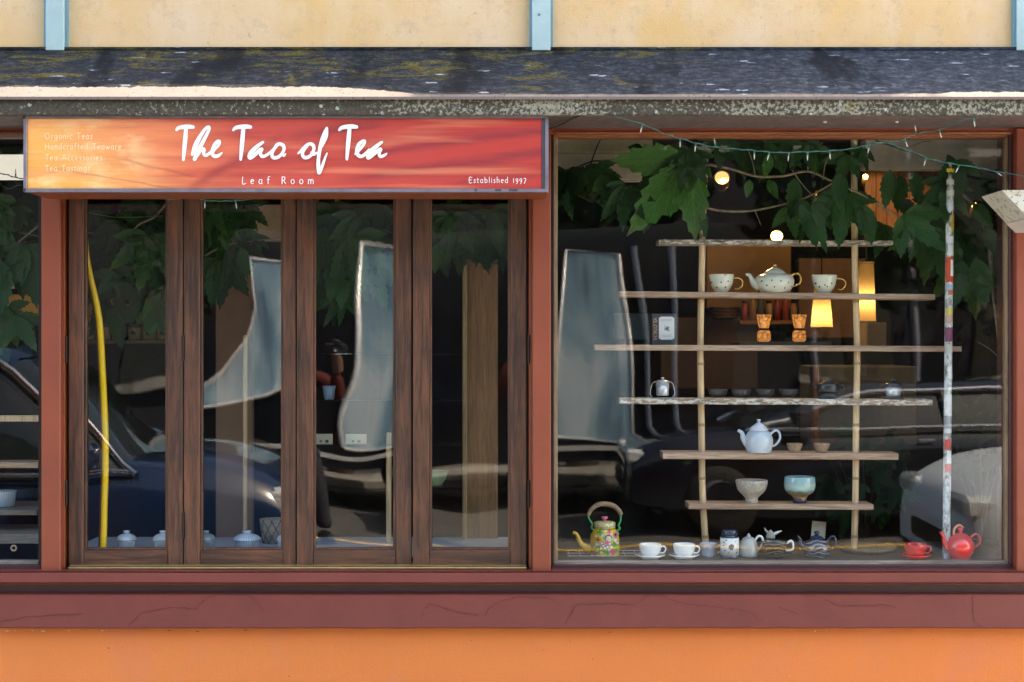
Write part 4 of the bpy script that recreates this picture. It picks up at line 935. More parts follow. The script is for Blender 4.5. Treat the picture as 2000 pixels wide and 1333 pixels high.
# shelf 5
r=item('pale_teapot',1482,SH[5]-.0005,.28,'plain pale blue white teapot on the fifth plank','teapot')
L(r,[(0,0),(22,0),(24,2),(27,12),(28,25),(24,36),(17,42.5),(0,43)],M['bluewhite'],'body'); L(r,[(18.5,42.5),(18,45),(13,51),(5,57),(3,58),(0,58)],M['bluewhite'],'lid'); L(r,[(0,57),(2.6,58),(3,61),(4,64),(0,65)],M['bluewhite'],'knob')
T(r,[(-22,16),(-30,27),(-33,38),(-41,43)],[8,6,4,3],M['bluewhite'],'spout'); T(r,[(23,36),(33,43),(40,38),(41,26),(33,15),(24,11)],[2.6,2.4,2.3,2.3,2.2,2.2],M['bluewhite'],'handle')
for px,lab in ((1552,'ribbed tan tasting cup next to the pale teapot'),(1605,'ribbed tan tasting cup nearest the right cane')):
    r=item('tasting_cup',px,SH[5]-.0005,.28,lab,'cup','ribbed tasting cups'); L(r,[(0,0),(9.5,0),(11,3),(15,13),(15.5,17),(14,17),(12.5,10),(8,3),(0,3)],M['tanbowl'],'bowl',20)
# shelf 6
r=item('tea_bowl',1468,SH[6]-.0005,.29,'speckled cream tea bowl on the lowest plank','bowl')
L(r,[(0,0),(12,0),(12,8),(14,12),(26,24),(30.5,37),(31,43.5),(29,43.5),(24,26),(12,14),(0,13)],M['stonebowl'],'bowl')
t=NT('layered_teal_glaze'); z=t.sep()[2]; n=t.noise(t.mapping(),25,4)
q=t.math('ADD',z,t.math('MULTIPLY',t.math('SUBTRACT',n,.5),.03))
t.base(t.ramp(t.math('MULTIPLY',q,10),[(.12,(.02,.02,.035)),(.20,(.10,.07,.10)),(.22,(.42,.22,.08)),(.35,(.22,.18,.08)),(.48,(.20,.22,.13)),(.56,(.35,.55,.56)),(.72,(.45,.60,.52)),(.85,(.30,.50,.52))])); t.rough(.15); t.b.inputs['Coat Weight'].default_value=.7
r=item('tea_bowl',1562,SH[6]-.0005,.29,'tall tea bowl in running teal and brown glaze on the lowest plank','bowl')
L(r,[(0,0),(13,0),(14,10),(16,14),(27,22),(30.5,34),(30,46),(29,51),(27,50),(27,34),(20,20),(0,17)],t.m,'bowl')
# ------------------------------------------------------------------ things standing on the display deck
def ditem(name,px,base,label,cat,group=None): return item(name,px,ZD+.0003,deckY(base),label,cat,group)
# painted kettle
k=ditem('painted_kettle',1181,1083,'yellow kettle painted with flowers, green wire and cane handle','kettle'); u=k['_u']
kp=NT('painted_kettle_enamel'); s=kp.sep(); v=kp.mapping((1,.35,1))
c=kp.ramp(kp.noise(v,30,3),[(.3,(.72,.42,.02)),(.7,(.80,.52,.04))])
def kspot(c,x,z,r,col,petal=0):
    dx=kp.math('SUBTRACT',s[0],x*u); dz=kp.math('SUBTRACT',s[2],z*u)
    d=kp.math('SQRT',kp.math('ADD',kp.math('MULTIPLY',dx,dx),kp.math('MULTIPLY',dz,dz))); d=kp.math('DIVIDE',d,r*u)
    if petal:
        an=kp.math('ARCTAN2',dz,dx); d=kp.math('MULTIPLY_ADD',kp.math('COSINE',kp.math('MULTIPLY',an,petal)),-.28,d)
    return kp.mix(kp.ramp(kp.math('MULTIPLY',d,.5),[(.47,1),(.53,0)]),c,col)
GR=(.06,.34,.05);PK=(.75,.12,.25);WH=(.85,.82,.75);BK=(.02,.02,.03);RD=(.65,.04,.03);BLU=(.05,.14,.35)
for a in ((-14,13,7,GR),(-20,7,6,GR),(4,10,8,GR),(17,22,5,GR),(22,14,5,(.1,.5,.1)),(16,36,5,GR),(-10,45,5,GR),(-22,5,4,PK),(14,8,6,PK),(-14,31,4,RD),(8,46,4,RD),(-2,36,4,(.05,.4,.3))): c=kspot(c,*a,petal=4)
for x,z in ((-4,20),(-1,16),(4,18),(2,24),(-7,25),(8,24),(-9,15),(7,12)): c=kspot(c,x,z,3.3,BLU); c=kspot(c,x,z,2.1,WH)
for x,z,r,p in ((6,34,7.5,0),(6,33,5.5,0)): c=kspot(c,x,z,r,BK if r>6 else (.80,.50,.36),p)
c=kspot(c,3,26,4,PK,5); c=kspot(c,20,40,5,PK,5); c=kspot(c,20,40,2,BK); c=kspot(c,20,30,3,WH); c=kspot(c,-16,22,3,WH,5)
for x,z in ((-21,16),(-8,7),(12,17),(24,24),(-18,38),(0,49)): c=kspot(c,x,z,2.2,WH,5)
kp.base(c); kp.rough(.25); kp.b.inputs['Coat Weight'].default_value=.6
L(k,[(0,0),(27,0),(29,1.5),(29,20),(28.5,34),(24,44),(20,50),(0,50)],kp.m,'body')
lp=NT('kettle_lid_enamel'); vv=lp.voro(lp.mapping((1,.4,1)),90); lp.base(lp.ramp(vv,[(.2,(.75,.08,.06)),(.35,(.8,.78,.7)),(.55,(.35,.45,.10)),(.75,(.8,.5,.06))])); lp.rough(.3)
LH(k,[(18,50.2),(21,51),(21,62),(16,64),(0,65)],lp.m,'lid')
L(k,[(0,65),(3,65.3),(2.5,67),(6.5,71),(5.5,73.5),(0,74)],simple('pink_knob',(.78,.16,.38),.3,coat=.5),'knob')
T(k,[(-26,12),(-37,13),(-47,21),(-52,33),(-56,40),(-62,42)],[9.5,8,5.8,4.4,3.6,3.2],simple('kettle_spout_enamel',(.78,.45,.03),.28,coat=.5),'spout')
gw=simple('green_wire_paint',(.03,.42,.12),.35)
T(k,[(-27,38),(-20,44),(-26,52),(-24,58),(-31,70),(-32,78)],1.8,gw,'handle_wire'); T(k,[(27,38),(25,46),(30,50),(27,56),(31,66),(31,78)],1.8,gw,'handle_wire')
cw=wood('cane_wrapping',[(.3,(.22,.14,.08)),(.6,(.42,.29,.18)),(.8,(.55,.42,.28))],'X',scale=3)
T(k,[(-32,76),(-27,86),(-14,96),(2,98),(18,94),(28,85),(32,77)],[3.6,4.4,4.8,5,4.8,4.4,3.6],cw,'cane_handle')
# wire grille below the kettle
gr=thing('wire_grille',(W(1185,1085,.17).x,.17,ZD+.0002),'flat dark wire grille under the painted kettle','grille')
for a in range(9):
    mb=MB(); mb.tube([(-.15+.045*a,-.03,.002),(-.15+.045*a,.14,.002)],.0012,6); mb.build('wire',M['steel'],gr)
for a in range(3):
    mb=MB(); mb.tube([(-.16,-.03+.08*a,.0045),(.23,-.03+.08*a,.0045)],.0012,6); mb.build('wire',M['steel'],gr)
def cupsaucer(px,base,label,mat,group,s=1.0,white=True):
    r=ditem('cup_and_saucer',px,base,label,'cup and saucer',group)
    LH(r,[(0,0),(17*s,0),(17*s,1.5),(30*s,8),(30*s,9.3),(16*s,3.6),(0,3.6)],mat,'saucer')
    r2=[(0,4),(11*s,4),(13*s,6),(19*s,13),(21.5*s,22),(22*s,28),(20.6*s,28),(17*s,12),(0,8)]
    L(r,[(a-0,b_) for a,b_ in r2],mat,'cup_bowl')
    T(r,[(21*s,24),(28*s,24),(30*s,18),(26*s,12),(19*s,12)],[1.8,1.8,1.7,1.6,1.5],mat,'handle'); return r
cupsaucer(1270,1092,'white cup and saucer nearest the painted kettle',M['porcelain'],'white cups and saucers')
cupsaucer(1336,1092,'white cup and saucer beside the left cane foot',M['porcelain'],'white cups and saucers')
cupsaucer(1788,1092,'red cup and saucer left of the red teapot',M['redglaze'],None)
r=ditem('white_mug',1384,1086,'white mug behind the foot of the left bamboo cane','mug')
L(r,cup_prof(17,14,24),M['bluewhite'],'mug_body'); T(r,[(16,20),(24,19),(25,8),(16,6)],2.4,M['bluewhite'],'handle')
# tea tin with navy lid
r=ditem('tea_caddy',1425,1090,'round tea caddy with navy lid and white dotted label','tin'); u=r['_u']
LH(r,[(0,0),(18,0),(18.5,2),(18.5,6),(0,6)],M['navy'],'foot')
kk=m_spots('caddy_label',(.78,.78,.77),[((x)*u,z*u,rr*u,cc) for x,z,rr,cc in ((1,23,5.5,(.06,.06,.07)),(-13,32,2.2,(.45,.25,.06)),(-9,36,1.6,(.06,.05,.04)),(-13,26,1.8,(.5,.2,.08)),(-9,29,1.3,(.5,.3,.1)),(-11,16,1.2,BK),(12,12,2,BLU),(9,33,1.1,BK),(13,18,1,BK),(-5,12,1,BK),(14,28,1.2,(.4,.2,.1)))],rough=.5,coat=.1)
LH(r,[(0,6.1),(18.2,6.1),(18.2,40),(0,40)],kk,'label_wrap'); LH(r,[(0,40.2),(18.4,40.2),(17.6,42),(13,43),(15,45),(15,53),(13,55),(0,55)],M['navy'],'lid')
r=ditem('grey_teapot',1462,1088,'grey glazed teapot half hidden behind the tea caddy','teapot')
L(r,[(0,0),(17,0),(20,6),(19,20),(14,32),(9,38),(0,39)],M['greyglaze'],'body'); L(r,[(6,38.5),(4,41),(2,45),(0,46)],M['greyglaze'],'knob')
T(r,[(12,31),(19,40),(26,38),(28,28),(22,16),(17,12)],[2.2,2.5,2.5,2.4,2.2,2],M['porcelain'],'handle')
sw=m_swirl('swirl_glaze_black',(.014,.017,.022),(.30,.24,.17),110)
r=ditem('swirl_cup',1513,1090,'black cup with gold swirls on a dark saucer, cream handle','cup')
LH(r,[(0,0),(18,0),(20,3),(34,9),(34,10),(17,6),(0,6)],M['blackglaze'],'saucer'); L(r,[(0,6),(12,6),(17,10),(23,22),(25,31),(23,31),(19,14),(0,9)],sw,'bowl')
T(r,[(23,28),(32,33),(36,26),(34,16),(22,14)],[2.2,2.5,2.5,2.2,2],M['porcelain'],'handle')
r=ditem('leaf_figurine',1505,1080,'small cream leaf shaped figurine rising out of the swirl cup','ornament')
r.location.z+=.056
L(r,[(0,0),(7,0),(9,5),(6,12),(2,17),(0,18)],M['stonebowl'],'body'); T(r,[(-2,8),(-9,16),(-12,22)],[3,2.2,.8],M['stonebowl'],'leaf_tip'); T(r,[(4,8),(12,12),(22,16)],[3,3,.9],M['porcelain'],'leaf_tip')
r=ditem('swirl_teapot',1595,1088,'dark blue teapot with pale swirl band in front of a cream card','teapot')
L(r,[(0,0),(20,0),(24,2),(27,12),(26,20),(22,28),(14,35),(0,36)],m_swirl('swirl_glaze_navy',(.012,.024,.05),(.30,.33,.38),85),'body'); L(r,[(15,35),(12,38),(4,42),(0,42)],M['navy'],'lid'); L(r,[(0,42),(3,43),(5,47),(4,50),(0,51)],M['navy'],'knob')
T(r,[(-23,16),(-31,24),(-33,34),(-38,41)],[6.5,5,3.6,2.6],M['navy'],'spout'); T(r,[(20,30),(31,40),(37,33),(34,20),(24,12)],[2.2,2.3,2.2,2,1.8],M['navy'],'handle')
a=W(1584,1052,.36); c=W(1613,1019,.36); mb=MB(); mb.box(-.029,0,0,.029,.0015,.069); o=mb.build('price_card',M['card'],loc=((a.x+c.x)/2,.37,a.z)); o.rotation_euler=(radians(-6),radians(6),0); tag(o,'blank cream card standing behind the swirl teapot','card')
a=W(1600,0,.375); mb=MB(); mb.box(-.012,0,0,.012,.012,a_z:=(W(0,1050,.37).z-ZD)); tag(mb.build('card_stand',M['black'],loc=(a.x,.372,ZD)),'small black block holding up the cream card','stand')
# woven tray
y=.30; r=thing('woven_tray',(W(1692,1080,y).x,y,ZD+.0005),'round shallow woven cane tray between the swirl teapot and the red cup','tray')
mb=MB(); mb.lathe([(0,0),(.100,0),(.118,.012),(.121,.020),(.117,.020),(.100,.004),(0,.003)],40); mb.build('tray_base',M['wicker'],r)
for k2 in range(5):
    R=.119-.022*k2; mb=MB(); mb.tube([(R*cos(2*pi*q/40),R*sin(2*pi*q/40),.0215 if k2==0 else .0055) for q in range(41)],.0028,6,False); mb.build('cane_ring',M['wicker'],r)
# red teapot
r=ditem('red_teapot',1876,1092,'round red teapot near the right edge of the window','teapot')
L(r,[(0,0),(18,0),(19,3),(24,10),(27,20),(27,27),(23,38),(14,46),(0,47)],M['redglaze'],'body'); L(r,[(15,46),(12,48.5),(5,51),(0,51)],M['redglaze'],'lid'); L(r,[(0,50),(3,51),(3,54),(5.5,57.5),(4,61),(0,62)],M['redglaze'],'knob')
T(r,[(-23,18),(-31,32),(-33,43),(-39,53)],[7,5.4,4,3.4],M['redglaze'],'spout'); T(r,[(20,42),(30,49),(38,43),(38,32),(31,24),(26,22)],[1.9,1.9,1.9,1.8,1.8,1.8],M['redglaze'],'handle')
T(r,[(-13,46),(-12,58),(-3,66),(6,61)],[1.8,2.4,2.2,1.2],simple('orange_ribbon',(.75,.28,.14),.5),'ribbon')
# small branch and dark plants standing at the right of the window (behind the shelves)
# ------------------------------------------------------------------ left side window and door leaf displays
_,z=shelf(-200,76,812,824,M['bamboo'],'pale split bamboo rail across the left window',0,.30,.33,'bamboo_rail',11,'planks of the left window display')
_,z=shelf(-200,74,903,915,M['plank'],'reddish display plank across the left window',0,.24,.36,'display_shelf',12,'planks of the left window display')
_,zz=shelf(-200,72,997,1007,M['deck'],'grey display plank carrying the striped bowl in the left window',0,.24,.60,'display_shelf',13,'planks of the left window display')
_,z=shelf(-200,76,1044,1063,M['deck'],'thick weathered plank low in the left window',0,.16,.50,'display_shelf',14,'planks of the left window display')
def m_stripe(name,a,b2):
    t=NT(name); s=t.sep(); an=t.math('ARCTAN2',s[1],s[0]); w=t.math('SINE',t.math('MULTIPLY',an,34)); t.base(t.mix(t.ramp(w,[(.4,0),(.6,.7)]),a,b2)); t.rough(.3); t.b.inputs['Coat Weight'].default_value=.4; return t.m
bs=m_stripe('blue_striped_glaze',(.62,.70,.78),(.20,.34,.52))
r=item('striped_bowl',8,zz,.36,'pale blue striped bowl on the grey plank in the left window','bowl'); LH(r,[(0,0),(16,0),(20,4),(23,30),(24,32),(22,32),(18,6),(0,6)],bs,'bowl')
r=item('cable_ring',27,W(0,1078,.15).z,.15,'small round tan cane ring below the thick plank in the left window','ring')
u=r['_u']; mb=MB(); mb.tube([(5*u*cos(2*pi*q/20),0,(7+5*u/u*0)*u+5*u*sin(2*pi*q/20)) for q in range(21)],1.8*u,8,False); mb.build('ring_band',M['bamboo'],r)
# low counter behind the doors with lidded sugar bowls
zc=W(0,1074,.15).z; cb=MB(); cb.box(W(136,0,.15).x,.14,zc-.03,W(1026,0,.15).x,.55,zc,.003); tag(cb.build('window_counter',simple('white_counter_top',(.42,.47,.55),.35),),'pale counter top inside the foot of the folding doors','shelf')
for px,lab,mt in ((247,'plain white lidded bowl behind the first door leaf, left',M['bluewhite']),(318,'plain white lidded bowl behind the first door leaf, right and partly hidden',M['bluewhite']),(482,'blue striped lidded bowl behind the second door leaf',bs),(560,'pale lidded bowl half hidden at the right of the second door leaf',M['bluewhite']),(402,'grey blue lidded bowl at the left of the second door leaf',simple('grey_blue_glaze',(.22,.28,.32),.3,coat=.4))):
    r=item('lidded_bowl',px,zc,.17,lab,'lidded bowl','lidded bowls on the door counter'); s=1.35 if px==482 else 1
    LH(r,[(0,0),(13*s,0),(17*s,4),(18*s,15),(19*s,18),(0,18)],mt,'bowl'); L(r,[(20*s,18.3),(20*s,20),(16*s,26),(8*s,30),(0,31)],mt,'lid'); LH(r,[(0,30),(5.5*s,30.5),(6.5*s,36),(0,36.5)],mt,'knob')
# blue cup, labels, green bowl on thin glass shelves
def gshelf(px0,px1,py,lab):
    a=W(px0,py,.30); c=W(px1,py,.30); mb=MB(); mb.box(a.x,.30,a.z-.0035,c.x,.46,a.z,0)
    return tag(mb.build('glass_shelf',M['gshelf'],loc=(0,0,0)),lab,'glass shelf','thin glass shelves behind the doors'),a.z
M['gshelf']=glass_mat('thin_shelf_glass',.10,.0002,1,tint=(.80,.90,.88),grime=.02)
for py,n_ in ((691,'upper'),(782,'middle'),(869,'lower')):
    gshelf(590,902,py,'%s thin glass shelf behind the third and fourth door leaves'%n_)
zg=W(0,782,.30).z
r=item('blue_cup',643,W(0,773,.36).z+(zg-W(0,773,.36).z),.36,'small blue cup on the middle glass shelf','cup'); LH(r,[(0,0),(8,0),(10,3),(12,20),(13,27),(11,27),(9,4),(0,4)],m_stripe('deep_blue_stripe',(.06,.16,.28),(.4,.5,.6)),'cup_bowl')
zg=W(0,869,.30).z
t=m_spots('shelf_label_print',(.42,.40,.30),[(.012,.012,.007,(.05,.05,.04)),(-.012,.012,.005,(.1,.1,.08))],.6,0)
for px,w_,lab in ((632,18,'cream tag on the lower glass shelf, left'),(695,22,'pale tag on the lower glass shelf, right')):
    w=W(px,860,.32); mb=MB(); mb.box(-w_*.002,0,0,w_*.002,.004,.042,.001); tag(mb.build('shelf_tag',t,loc=(w.x,.33,zg+.0003)),lab,'tag','shelf tags')
r=item('green_bowl',850,W(0,948,.36).z,.36,'sage green scalloped bowl behind the fourth door leaf','bowl'); LH(r,[(0,0),(14,0),(15,4),(22,14),(26,28),(24,27),(18,12),(0,5)],M['greenbowl'],'bowl'); 
gz=W(0,948,.36).z; mb=MB(); mb.box(W(800,0,.3).x,.30,gz-.004,W(900,0,.3).x,.46,gz-.0003); tag(mb.build('glass_shelf',M['gshelf']),'thin glass shelf under the sage green bowl','glass shelf','thin glass shelves behind the doors')
# wire letter stand with lattice, second leaf
y=.35; w=W(535,1066,y); r=thing('lattice_basket',(w.x,y,zc),'beige lattice basket at the right of the second door leaf','basket'); mb=MB()
mb.lathe([(0,0),(.045,0),(.060,.10),(.058,.10),(.043,.004),(0,.004)],20); mb.build('basket_body',simple('beige_basket_weave',(.30,.24,.17),.8,var=.3,scale=80),r)
for q in range(10):
    a=2*pi*q/10
    for sgn in (1,-1):
        mb=MB(); mb.tube([((.046+.014*t2)*cos(a+sgn*t2*1.0),(.046+.014*t2)*sin(a+sgn*t2*1.0),.1*t2) for t2 in (0,.25,.5,.75,1)],.0016,5); mb.build('weave_strand',M['stemdk'],r)

# ------------------------------------------------------------------ yellow pole and sticker covered pole, reflections built as solid things
def yz(px,py,y): return W(px,py,y)
pts=[(158,400),(166,450),(170,500),(178,545),(187,585),(194,625),(198,680),(201,740),(204,800),(206,860),(206,920),(204,980),(203,1030),(201,1074)]
P=[Vector(p) for p in cr([tuple(W(a,b_,.085)) for a,b_ in pts],4)]
base=P[-1]; hs=thing('yellow_hose',tuple(base),'thick bright yellow hose bending down behind the first door leaf','hose')  # solid tube standing in for a yellow pole reflected in the glass
mb=MB(); mb.tube([p-base for p in P],[.0075+.0055*min(1,i/20) for i in range(len(P))],14); mb.build('hose_tube',M['hose'],hs)
mb=MB(); q=Vector((-.014,.018,0)); mb.tube([p-base+q for p in P],[.006+.004*min(1,i/20) for i in range(len(P))],10); mb.build('inner_cord',simple('rust_cord',(.20,.045,.01),.5),hs)  # rust tube drawn as the dark ghost edge of the reflection
# pole reflected in the glass, built as a solid pole behind it
yp=.105; top=W(1856,318,yp); bot=W(1848,1012,yp); pl=thing('sticker_pole',(bot.x,yp,ZD),'slim whitish pole covered with peeling stickers and a yellow tip','pole')
dz=top.z-ZD; dx=top.x-bot.x
t=NT('pole_scuffed_paint'); s=t.sep(); n=t.noise(t.mapping((1,1,.6)),38,6,.75); n2=t.noise(t.mapping((1,1,.25)),14,5,.7)
c=t.ramp(n,[(.38,(.07,.065,.06)),(.47,(.36,.36,.35)),(.56,(.66,.70,.70))]); c=t.mix(t.ramp(n2,[(.58,0),(.63,.8)]),c,(.20,.19,.18)); t.base(c); t.rough(.55)
mb=MB(); mb.tube([(dx*(i/12),0,dz*(i/12)) for i in range(12)]+[(dx,0,dz)],[.0152]*11+[.014,.004],16); mb.build('pole_tube',t.m,pl)
def sticker(py0,py1,c,half=1.0,off=0,label=None):
    z0=W(0,py1,yp).z-ZD; z1=W(0,py0,yp).z-ZD; x=dx*((z0+z1)/2/dz); n=10; vs=[];fs=[]
    a0=-90-75*half+off; a1=-90+75*half+off
    for i in range(n+1):
        a=radians(a0+(a1-a0)*i/n); j=random.uniform(-.002,.002)
        vs+=[(x+.0158*cos(a),.0158*sin(a),z0+j),(x+.0158*cos(a),.0158*sin(a),z1+j)]
    for i in range(n): fs.append((2*i,2*i+2,2*i+3,2*i+1))
    mb=MB(); mb.add(vs,fs,True); o=mb.build('sticker',simple('sticker_%d'%py0,c,.5,var=.1,scale=50),pl)  # stickers of the reflected pole, built solid with it
    if label: o['label']=label
for a in ((330,337,(.75,.60,.02)),(352,362,(.7,.68,.6)),(372,382,(.66,.64,.58)),(420,452,(.62,.40,.03),.45,40),(462,476,(.75,.76,.76)),(478,500,(.70,.72,.72),.8,20),(503,552,(.62,.06,.02)),(556,566,(.30,.42,.60)),(567,576,(.6,.12,.08),.6,20),(602,616,(.60,.50,.10),.8),(617,630,(.55,.32,.26)),(640,668,(.20,.05,.11)),(672,690,(.5,.48,.44)),(716,740,(.74,.75,.76),.7,30),(770,812,(.72,.74,.76)),(815,836,(.30,.33,.36)),(838,846,(.7,.7,.7)),(858,878,(.62,.07,.05),.7,-10),(880,905,(.72,.72,.74),.6,25),(906,922,(.60,.10,.08),.7),(930,960,(.70,.72,.74),.35,50)): sticker(*a)
mb=MB()
z0=W(0,540,yp).z-ZD; z1=W(0,508,yp).z-ZD; x=dx*((z0+z1)/2/dz)
for i in range(7):
    pass
mb.add([(x+.0162*cos(radians(a)),.0162*sin(radians(a)),zz) for a in range(-85,-20,13) for zz in (z0,z1)],[(2*i,2*i+2,2*i+3,2*i+1) for i in range(4)],True); mb.build('sticker_panel',M['white'],pl)

# ------------------------------------------------------------------ lamps
def pendant(px,t0,t1,r0,r1,y,label,energy):
    w=W(px,t0,y); s=PX*S(y); r=thing('pendant_lamp',(w.x,y,w.z),label,'lamp','pleated pendant lamps'); h=(t1-t0)*s
    n=48; vs=[];fs=[]
    for i,(rr,z) in enumerate(((r0*s,0),(r1*s,-h))):
        for q in range(n): a=2*pi*q/n; k=rr*(1+.018*(q%2)); vs.append((k*cos(a),k*sin(a),z))
    for q in range(n): q2=(q+1)%n; fs.append((q,q2,n+q2,n+q))
    mb=MB(); mb.add(vs,fs); mb.build('lamp_shade',M['shade'],r,recalc=False)
    for rr,z in ((r0*s,0),(r1*s,-h)):
        mb=MB(); mb.tube([(rr*cos(2*pi*q/32),rr*sin(2*pi*q/32),z) for q in range(33)],.0035,6,False); mb.build('shade_ring',simple('shade_trim',(.45,.33,.2),.7),r)
    mb=MB(); mb.tube([(0,0,-h*.35),(0,0,W(0,262,.6).z-w.z+.2)],.003,6); mb.build('cord',M['wiredk'],r)
    mb=MB(); mb.lathe([(0,-.03),(.018,-.015),(.02,0),(.012,.025),(0,.03)],12); o=mb.build('bulb',emit('bulb_glow_%d'%px,(1,.66,.3),.6),r,loc=(0,0,-h*.5))
    ld=bpy.data.lights.new('lamp_light','POINT'); ld.energy=energy; ld.color=(1,.62,.28); ld.shadow_soft_size=.03
    lo=link('lamp_light',ld,r); lo.location=(0,0,-h*.5-.045)
pendant(1692,514,628,14,18,1.9,'taller glowing pleated pendant lamp right of the right cane',.10)
pendant(1605,560,640,14,21,1.5,'shorter glowing pleated lampshade under the right spotted cup',.105)
# ceiling spots
for px,py,y,rx,lab in ((1410,348,1.3,15,'bright ceiling spotlight among the creeper leaves'),(1517,462,2.3,12,'small ceiling spotlight just above the topmost plank'),(1690,346,1.7,5,'tiny warm ceiling spotlight beside the right bamboo cane'),(1906,404,1.5,8,'warm ceiling spotlight glimpsed through the twigs at the right')):
    w=W(px,py,y); s=PX*S(y); r=thing('ceiling_spotlight',tuple(w),lab,'spotlight','ceiling spotlights'); r.rotation_euler=(radians(68),radians(-14),0)
    mb=MB(); mb.lathe([(0,-.0),(rx*s*.92,-.0)],20); mb.build('lens',M['spot'],r,recalc=False,loc=(0,0,.004))
    mb=MB(); mb.lathe([(rx*s,.006),(rx*s*1.06,0),(rx*s*1.06,-.05),(rx*s*.7,-.09),(0,-.09)],20); mb.build('housing',simple('brass_housing_%d'%px,(.5,.3,.1),.3,metal=.8),r)
    ld=bpy.data.lights.new('lamp_light','SPOT'); ld.energy={15:3,12:3.2,5:2.2,8:1.5}[rx]; ld.color=(1,.7,.36); ld.spot_size=radians(100); ld.shadow_soft_size=.03; lo=link('lamp_light',ld,r,loc=(0,0,.03)); lo.rotation_euler=(radians(-98 if rx==15 else -23),0,0)
for px,a,b_,lab in ((1594,372,452,'longer slim orange pendant light behind the creeper'),(1560,424,452,'shorter slim orange pendant light behind the creeper')):
    y=2.0; w=W(px,b_,y); h=(b_-a)*PX*S(y); r=thing('slim_pendant',tuple(w),lab,'pendant light','slim orange pendants')
    mb=MB(); mb.lathe([(0,0),(.010,.01),(.012,h*.3),(.007,h*.8),(0,h)],10); mb.build('glowing_tube',M['pendglow'],r)
    mb=MB(); mb.tube([(0,0,h),(0,0,h+.5)],.002,5); mb.build('cord',M['wiredk'],r)

# ------------------------------------------------------------------ creeper
def leaflet(L_,Wd,n=9,teeth=True,droop=.25,fold=.25,seed=0):
    vs=[];fs=[];uv=[]
    rnd=random.Random(seed)
    for i in range(n+1):
        t=i/n; w=Wd*(sin(pi*min(1,t**.80))**.85)*(1-.25*t) if 0<t<1 else 0
        x0=-droop*t*t*L_*.25; y0=-abs(x0)
        wl=w*(1+ (.13 if i%2 else -.09)*(1 if teeth else 0)); 
        wav=.012*L_*sin(i*1.7+seed)
        zt=-t*L_; zl=-(t+ (.03 if i%2 else -.012))*L_
        yy=-.10*L_*t*t*droop*4
        vs+=[(-wl,yy-fold*w+wav,zl),(0,yy,zt),(wl,yy-fold*w-wav,zl)]; uv+=[(t,-1),(t,0),(t,1)]
    for i in range(n):
        o=i*3; fs+=[(o,o+1,o+4,o+3),(o+1,o+2,o+5,o+4)]
    return vs,fs,uv
def leafmesh(name,spec,mat,seed):
    V=[];F=[];U=[]
    for (ang,L_,Wd,dr,yo) in spec:
        vs,fs,uv=leaflet(L_,Wd,13,True,dr,.30,seed+int(ang))
        a=radians(ang); o=len(V)
        for x,y,z in vs:
            z-=.04; X=x*cos(a)-z*sin(a)*-1*-1; Z=x*sin(a)*-1*-1+z*cos(a)
            X=x*cos(a)-z*sin(a); Z=x*sin(a)+z*cos(a)
            V.append((X,y+yo,Z))
        F+=[tuple(i+o for i in f) for f in fs]; U+=uv
    me=bpy.data.meshes.new(name); me.from_pydata(V,[],F); me.update()
    me.polygons.foreach_set('use_smooth',[True]*len(F))
    ul=me.uv_layers.new(name='UVMap')
    for l in me.loops: ul.data[l.index].uv=U[l.vertex_index]
    me.materials.append(mat); return me
specs=[[(0,1.1,.22,.5,0),(36,.98,.19,.4,.03),(-38,.98,.19,.4,.032),(80,.66,.15,.3,.05),(-78,.66,.15,.3,.052)],
       [(5,1.1,.24,.7,0),(50,.9,.2,.3,.03),(-44,.92,.21,.5,.032)],
       [(0,1.1,.20,.3,0),(32,.98,.17,.6,.03),(-33,1.0,.18,.3,.034),(66,.8,.15,.3,.05),(-62,.75,.15,.3,.052)],
       [(0,1.05,.27,.5,0)]]
LM={'C':[leafmesh('leaf',s,M['leafC'],i*9+2) for i,s in enumerate(specs)],'A':[leafmesh('leaf',s,M['leafA'],i*7) for i,s in enumerate(specs)],'B':[leafmesh('leaf',s,M['leafB'],i*5+1) for i,s in enumerate(specs)]}
def leaf(vine,px,py,size,y,kind='A',var=None,tilt=None,face=0,nod=0):
    var=random.randrange(4) if var is None else var
    o=bpy.data.objects.new('leaf',LM[kind][var]); COL.objects.link(o); o.parent=vine
    w=W(px,py,y)-vine.location; o.location=w; s=size*PX*S(y); o.scale=(s,s,s)
    o.rotation_euler=(radians(nod),radians(tilt if tilt is not None else random.uniform(-28,28)),radians(face)); return o
def stem(vine,pts,r,y,mat='stem',name='stem',r1=None):
    P=cr([tuple(W(a,b_,y))+(0,) for a,b_ in pts],4); P=[Vector(p[:3])-vine.location for p in P]
    r1=r1 if r1 is not None else r*.6; rr=[(r+(r1-r)*i/len(P))*(1+.12*noise.noise(Vector((i*.9,r*500,px0:=pts[0][0])))) for i in range(len(P))]
    mb=MB(); mb.tube(P,rr,7); return mb.build(name,M[mat],vine)
def vine(name,px,py,y,label): return thing(name,tuple(W(px,py,y)),label,'creeper','creepers growing along the inside of the windows')
def fill(v,n,x0,x1,y0,y1f,ys,size,kind='A',seed=0):
    rnd=random.Random(seed)
    for k in range(n):
        px=x0+(x1-x0)*(k+rnd.random())/n; lim=y1f(px); py=y0+(lim-y0)*rnd.random()**.8
        y=ys[0]+(ys[1]-ys[0])*rnd.random()
        o=leaf(v,px,py,size*rnd.uniform(.55,1.2),y,kind if rnd.random()<.75 else 'C',rnd.randrange(4),rnd.uniform(-40,40),rnd.uniform(-35,35),rnd.uniform(-20,25))
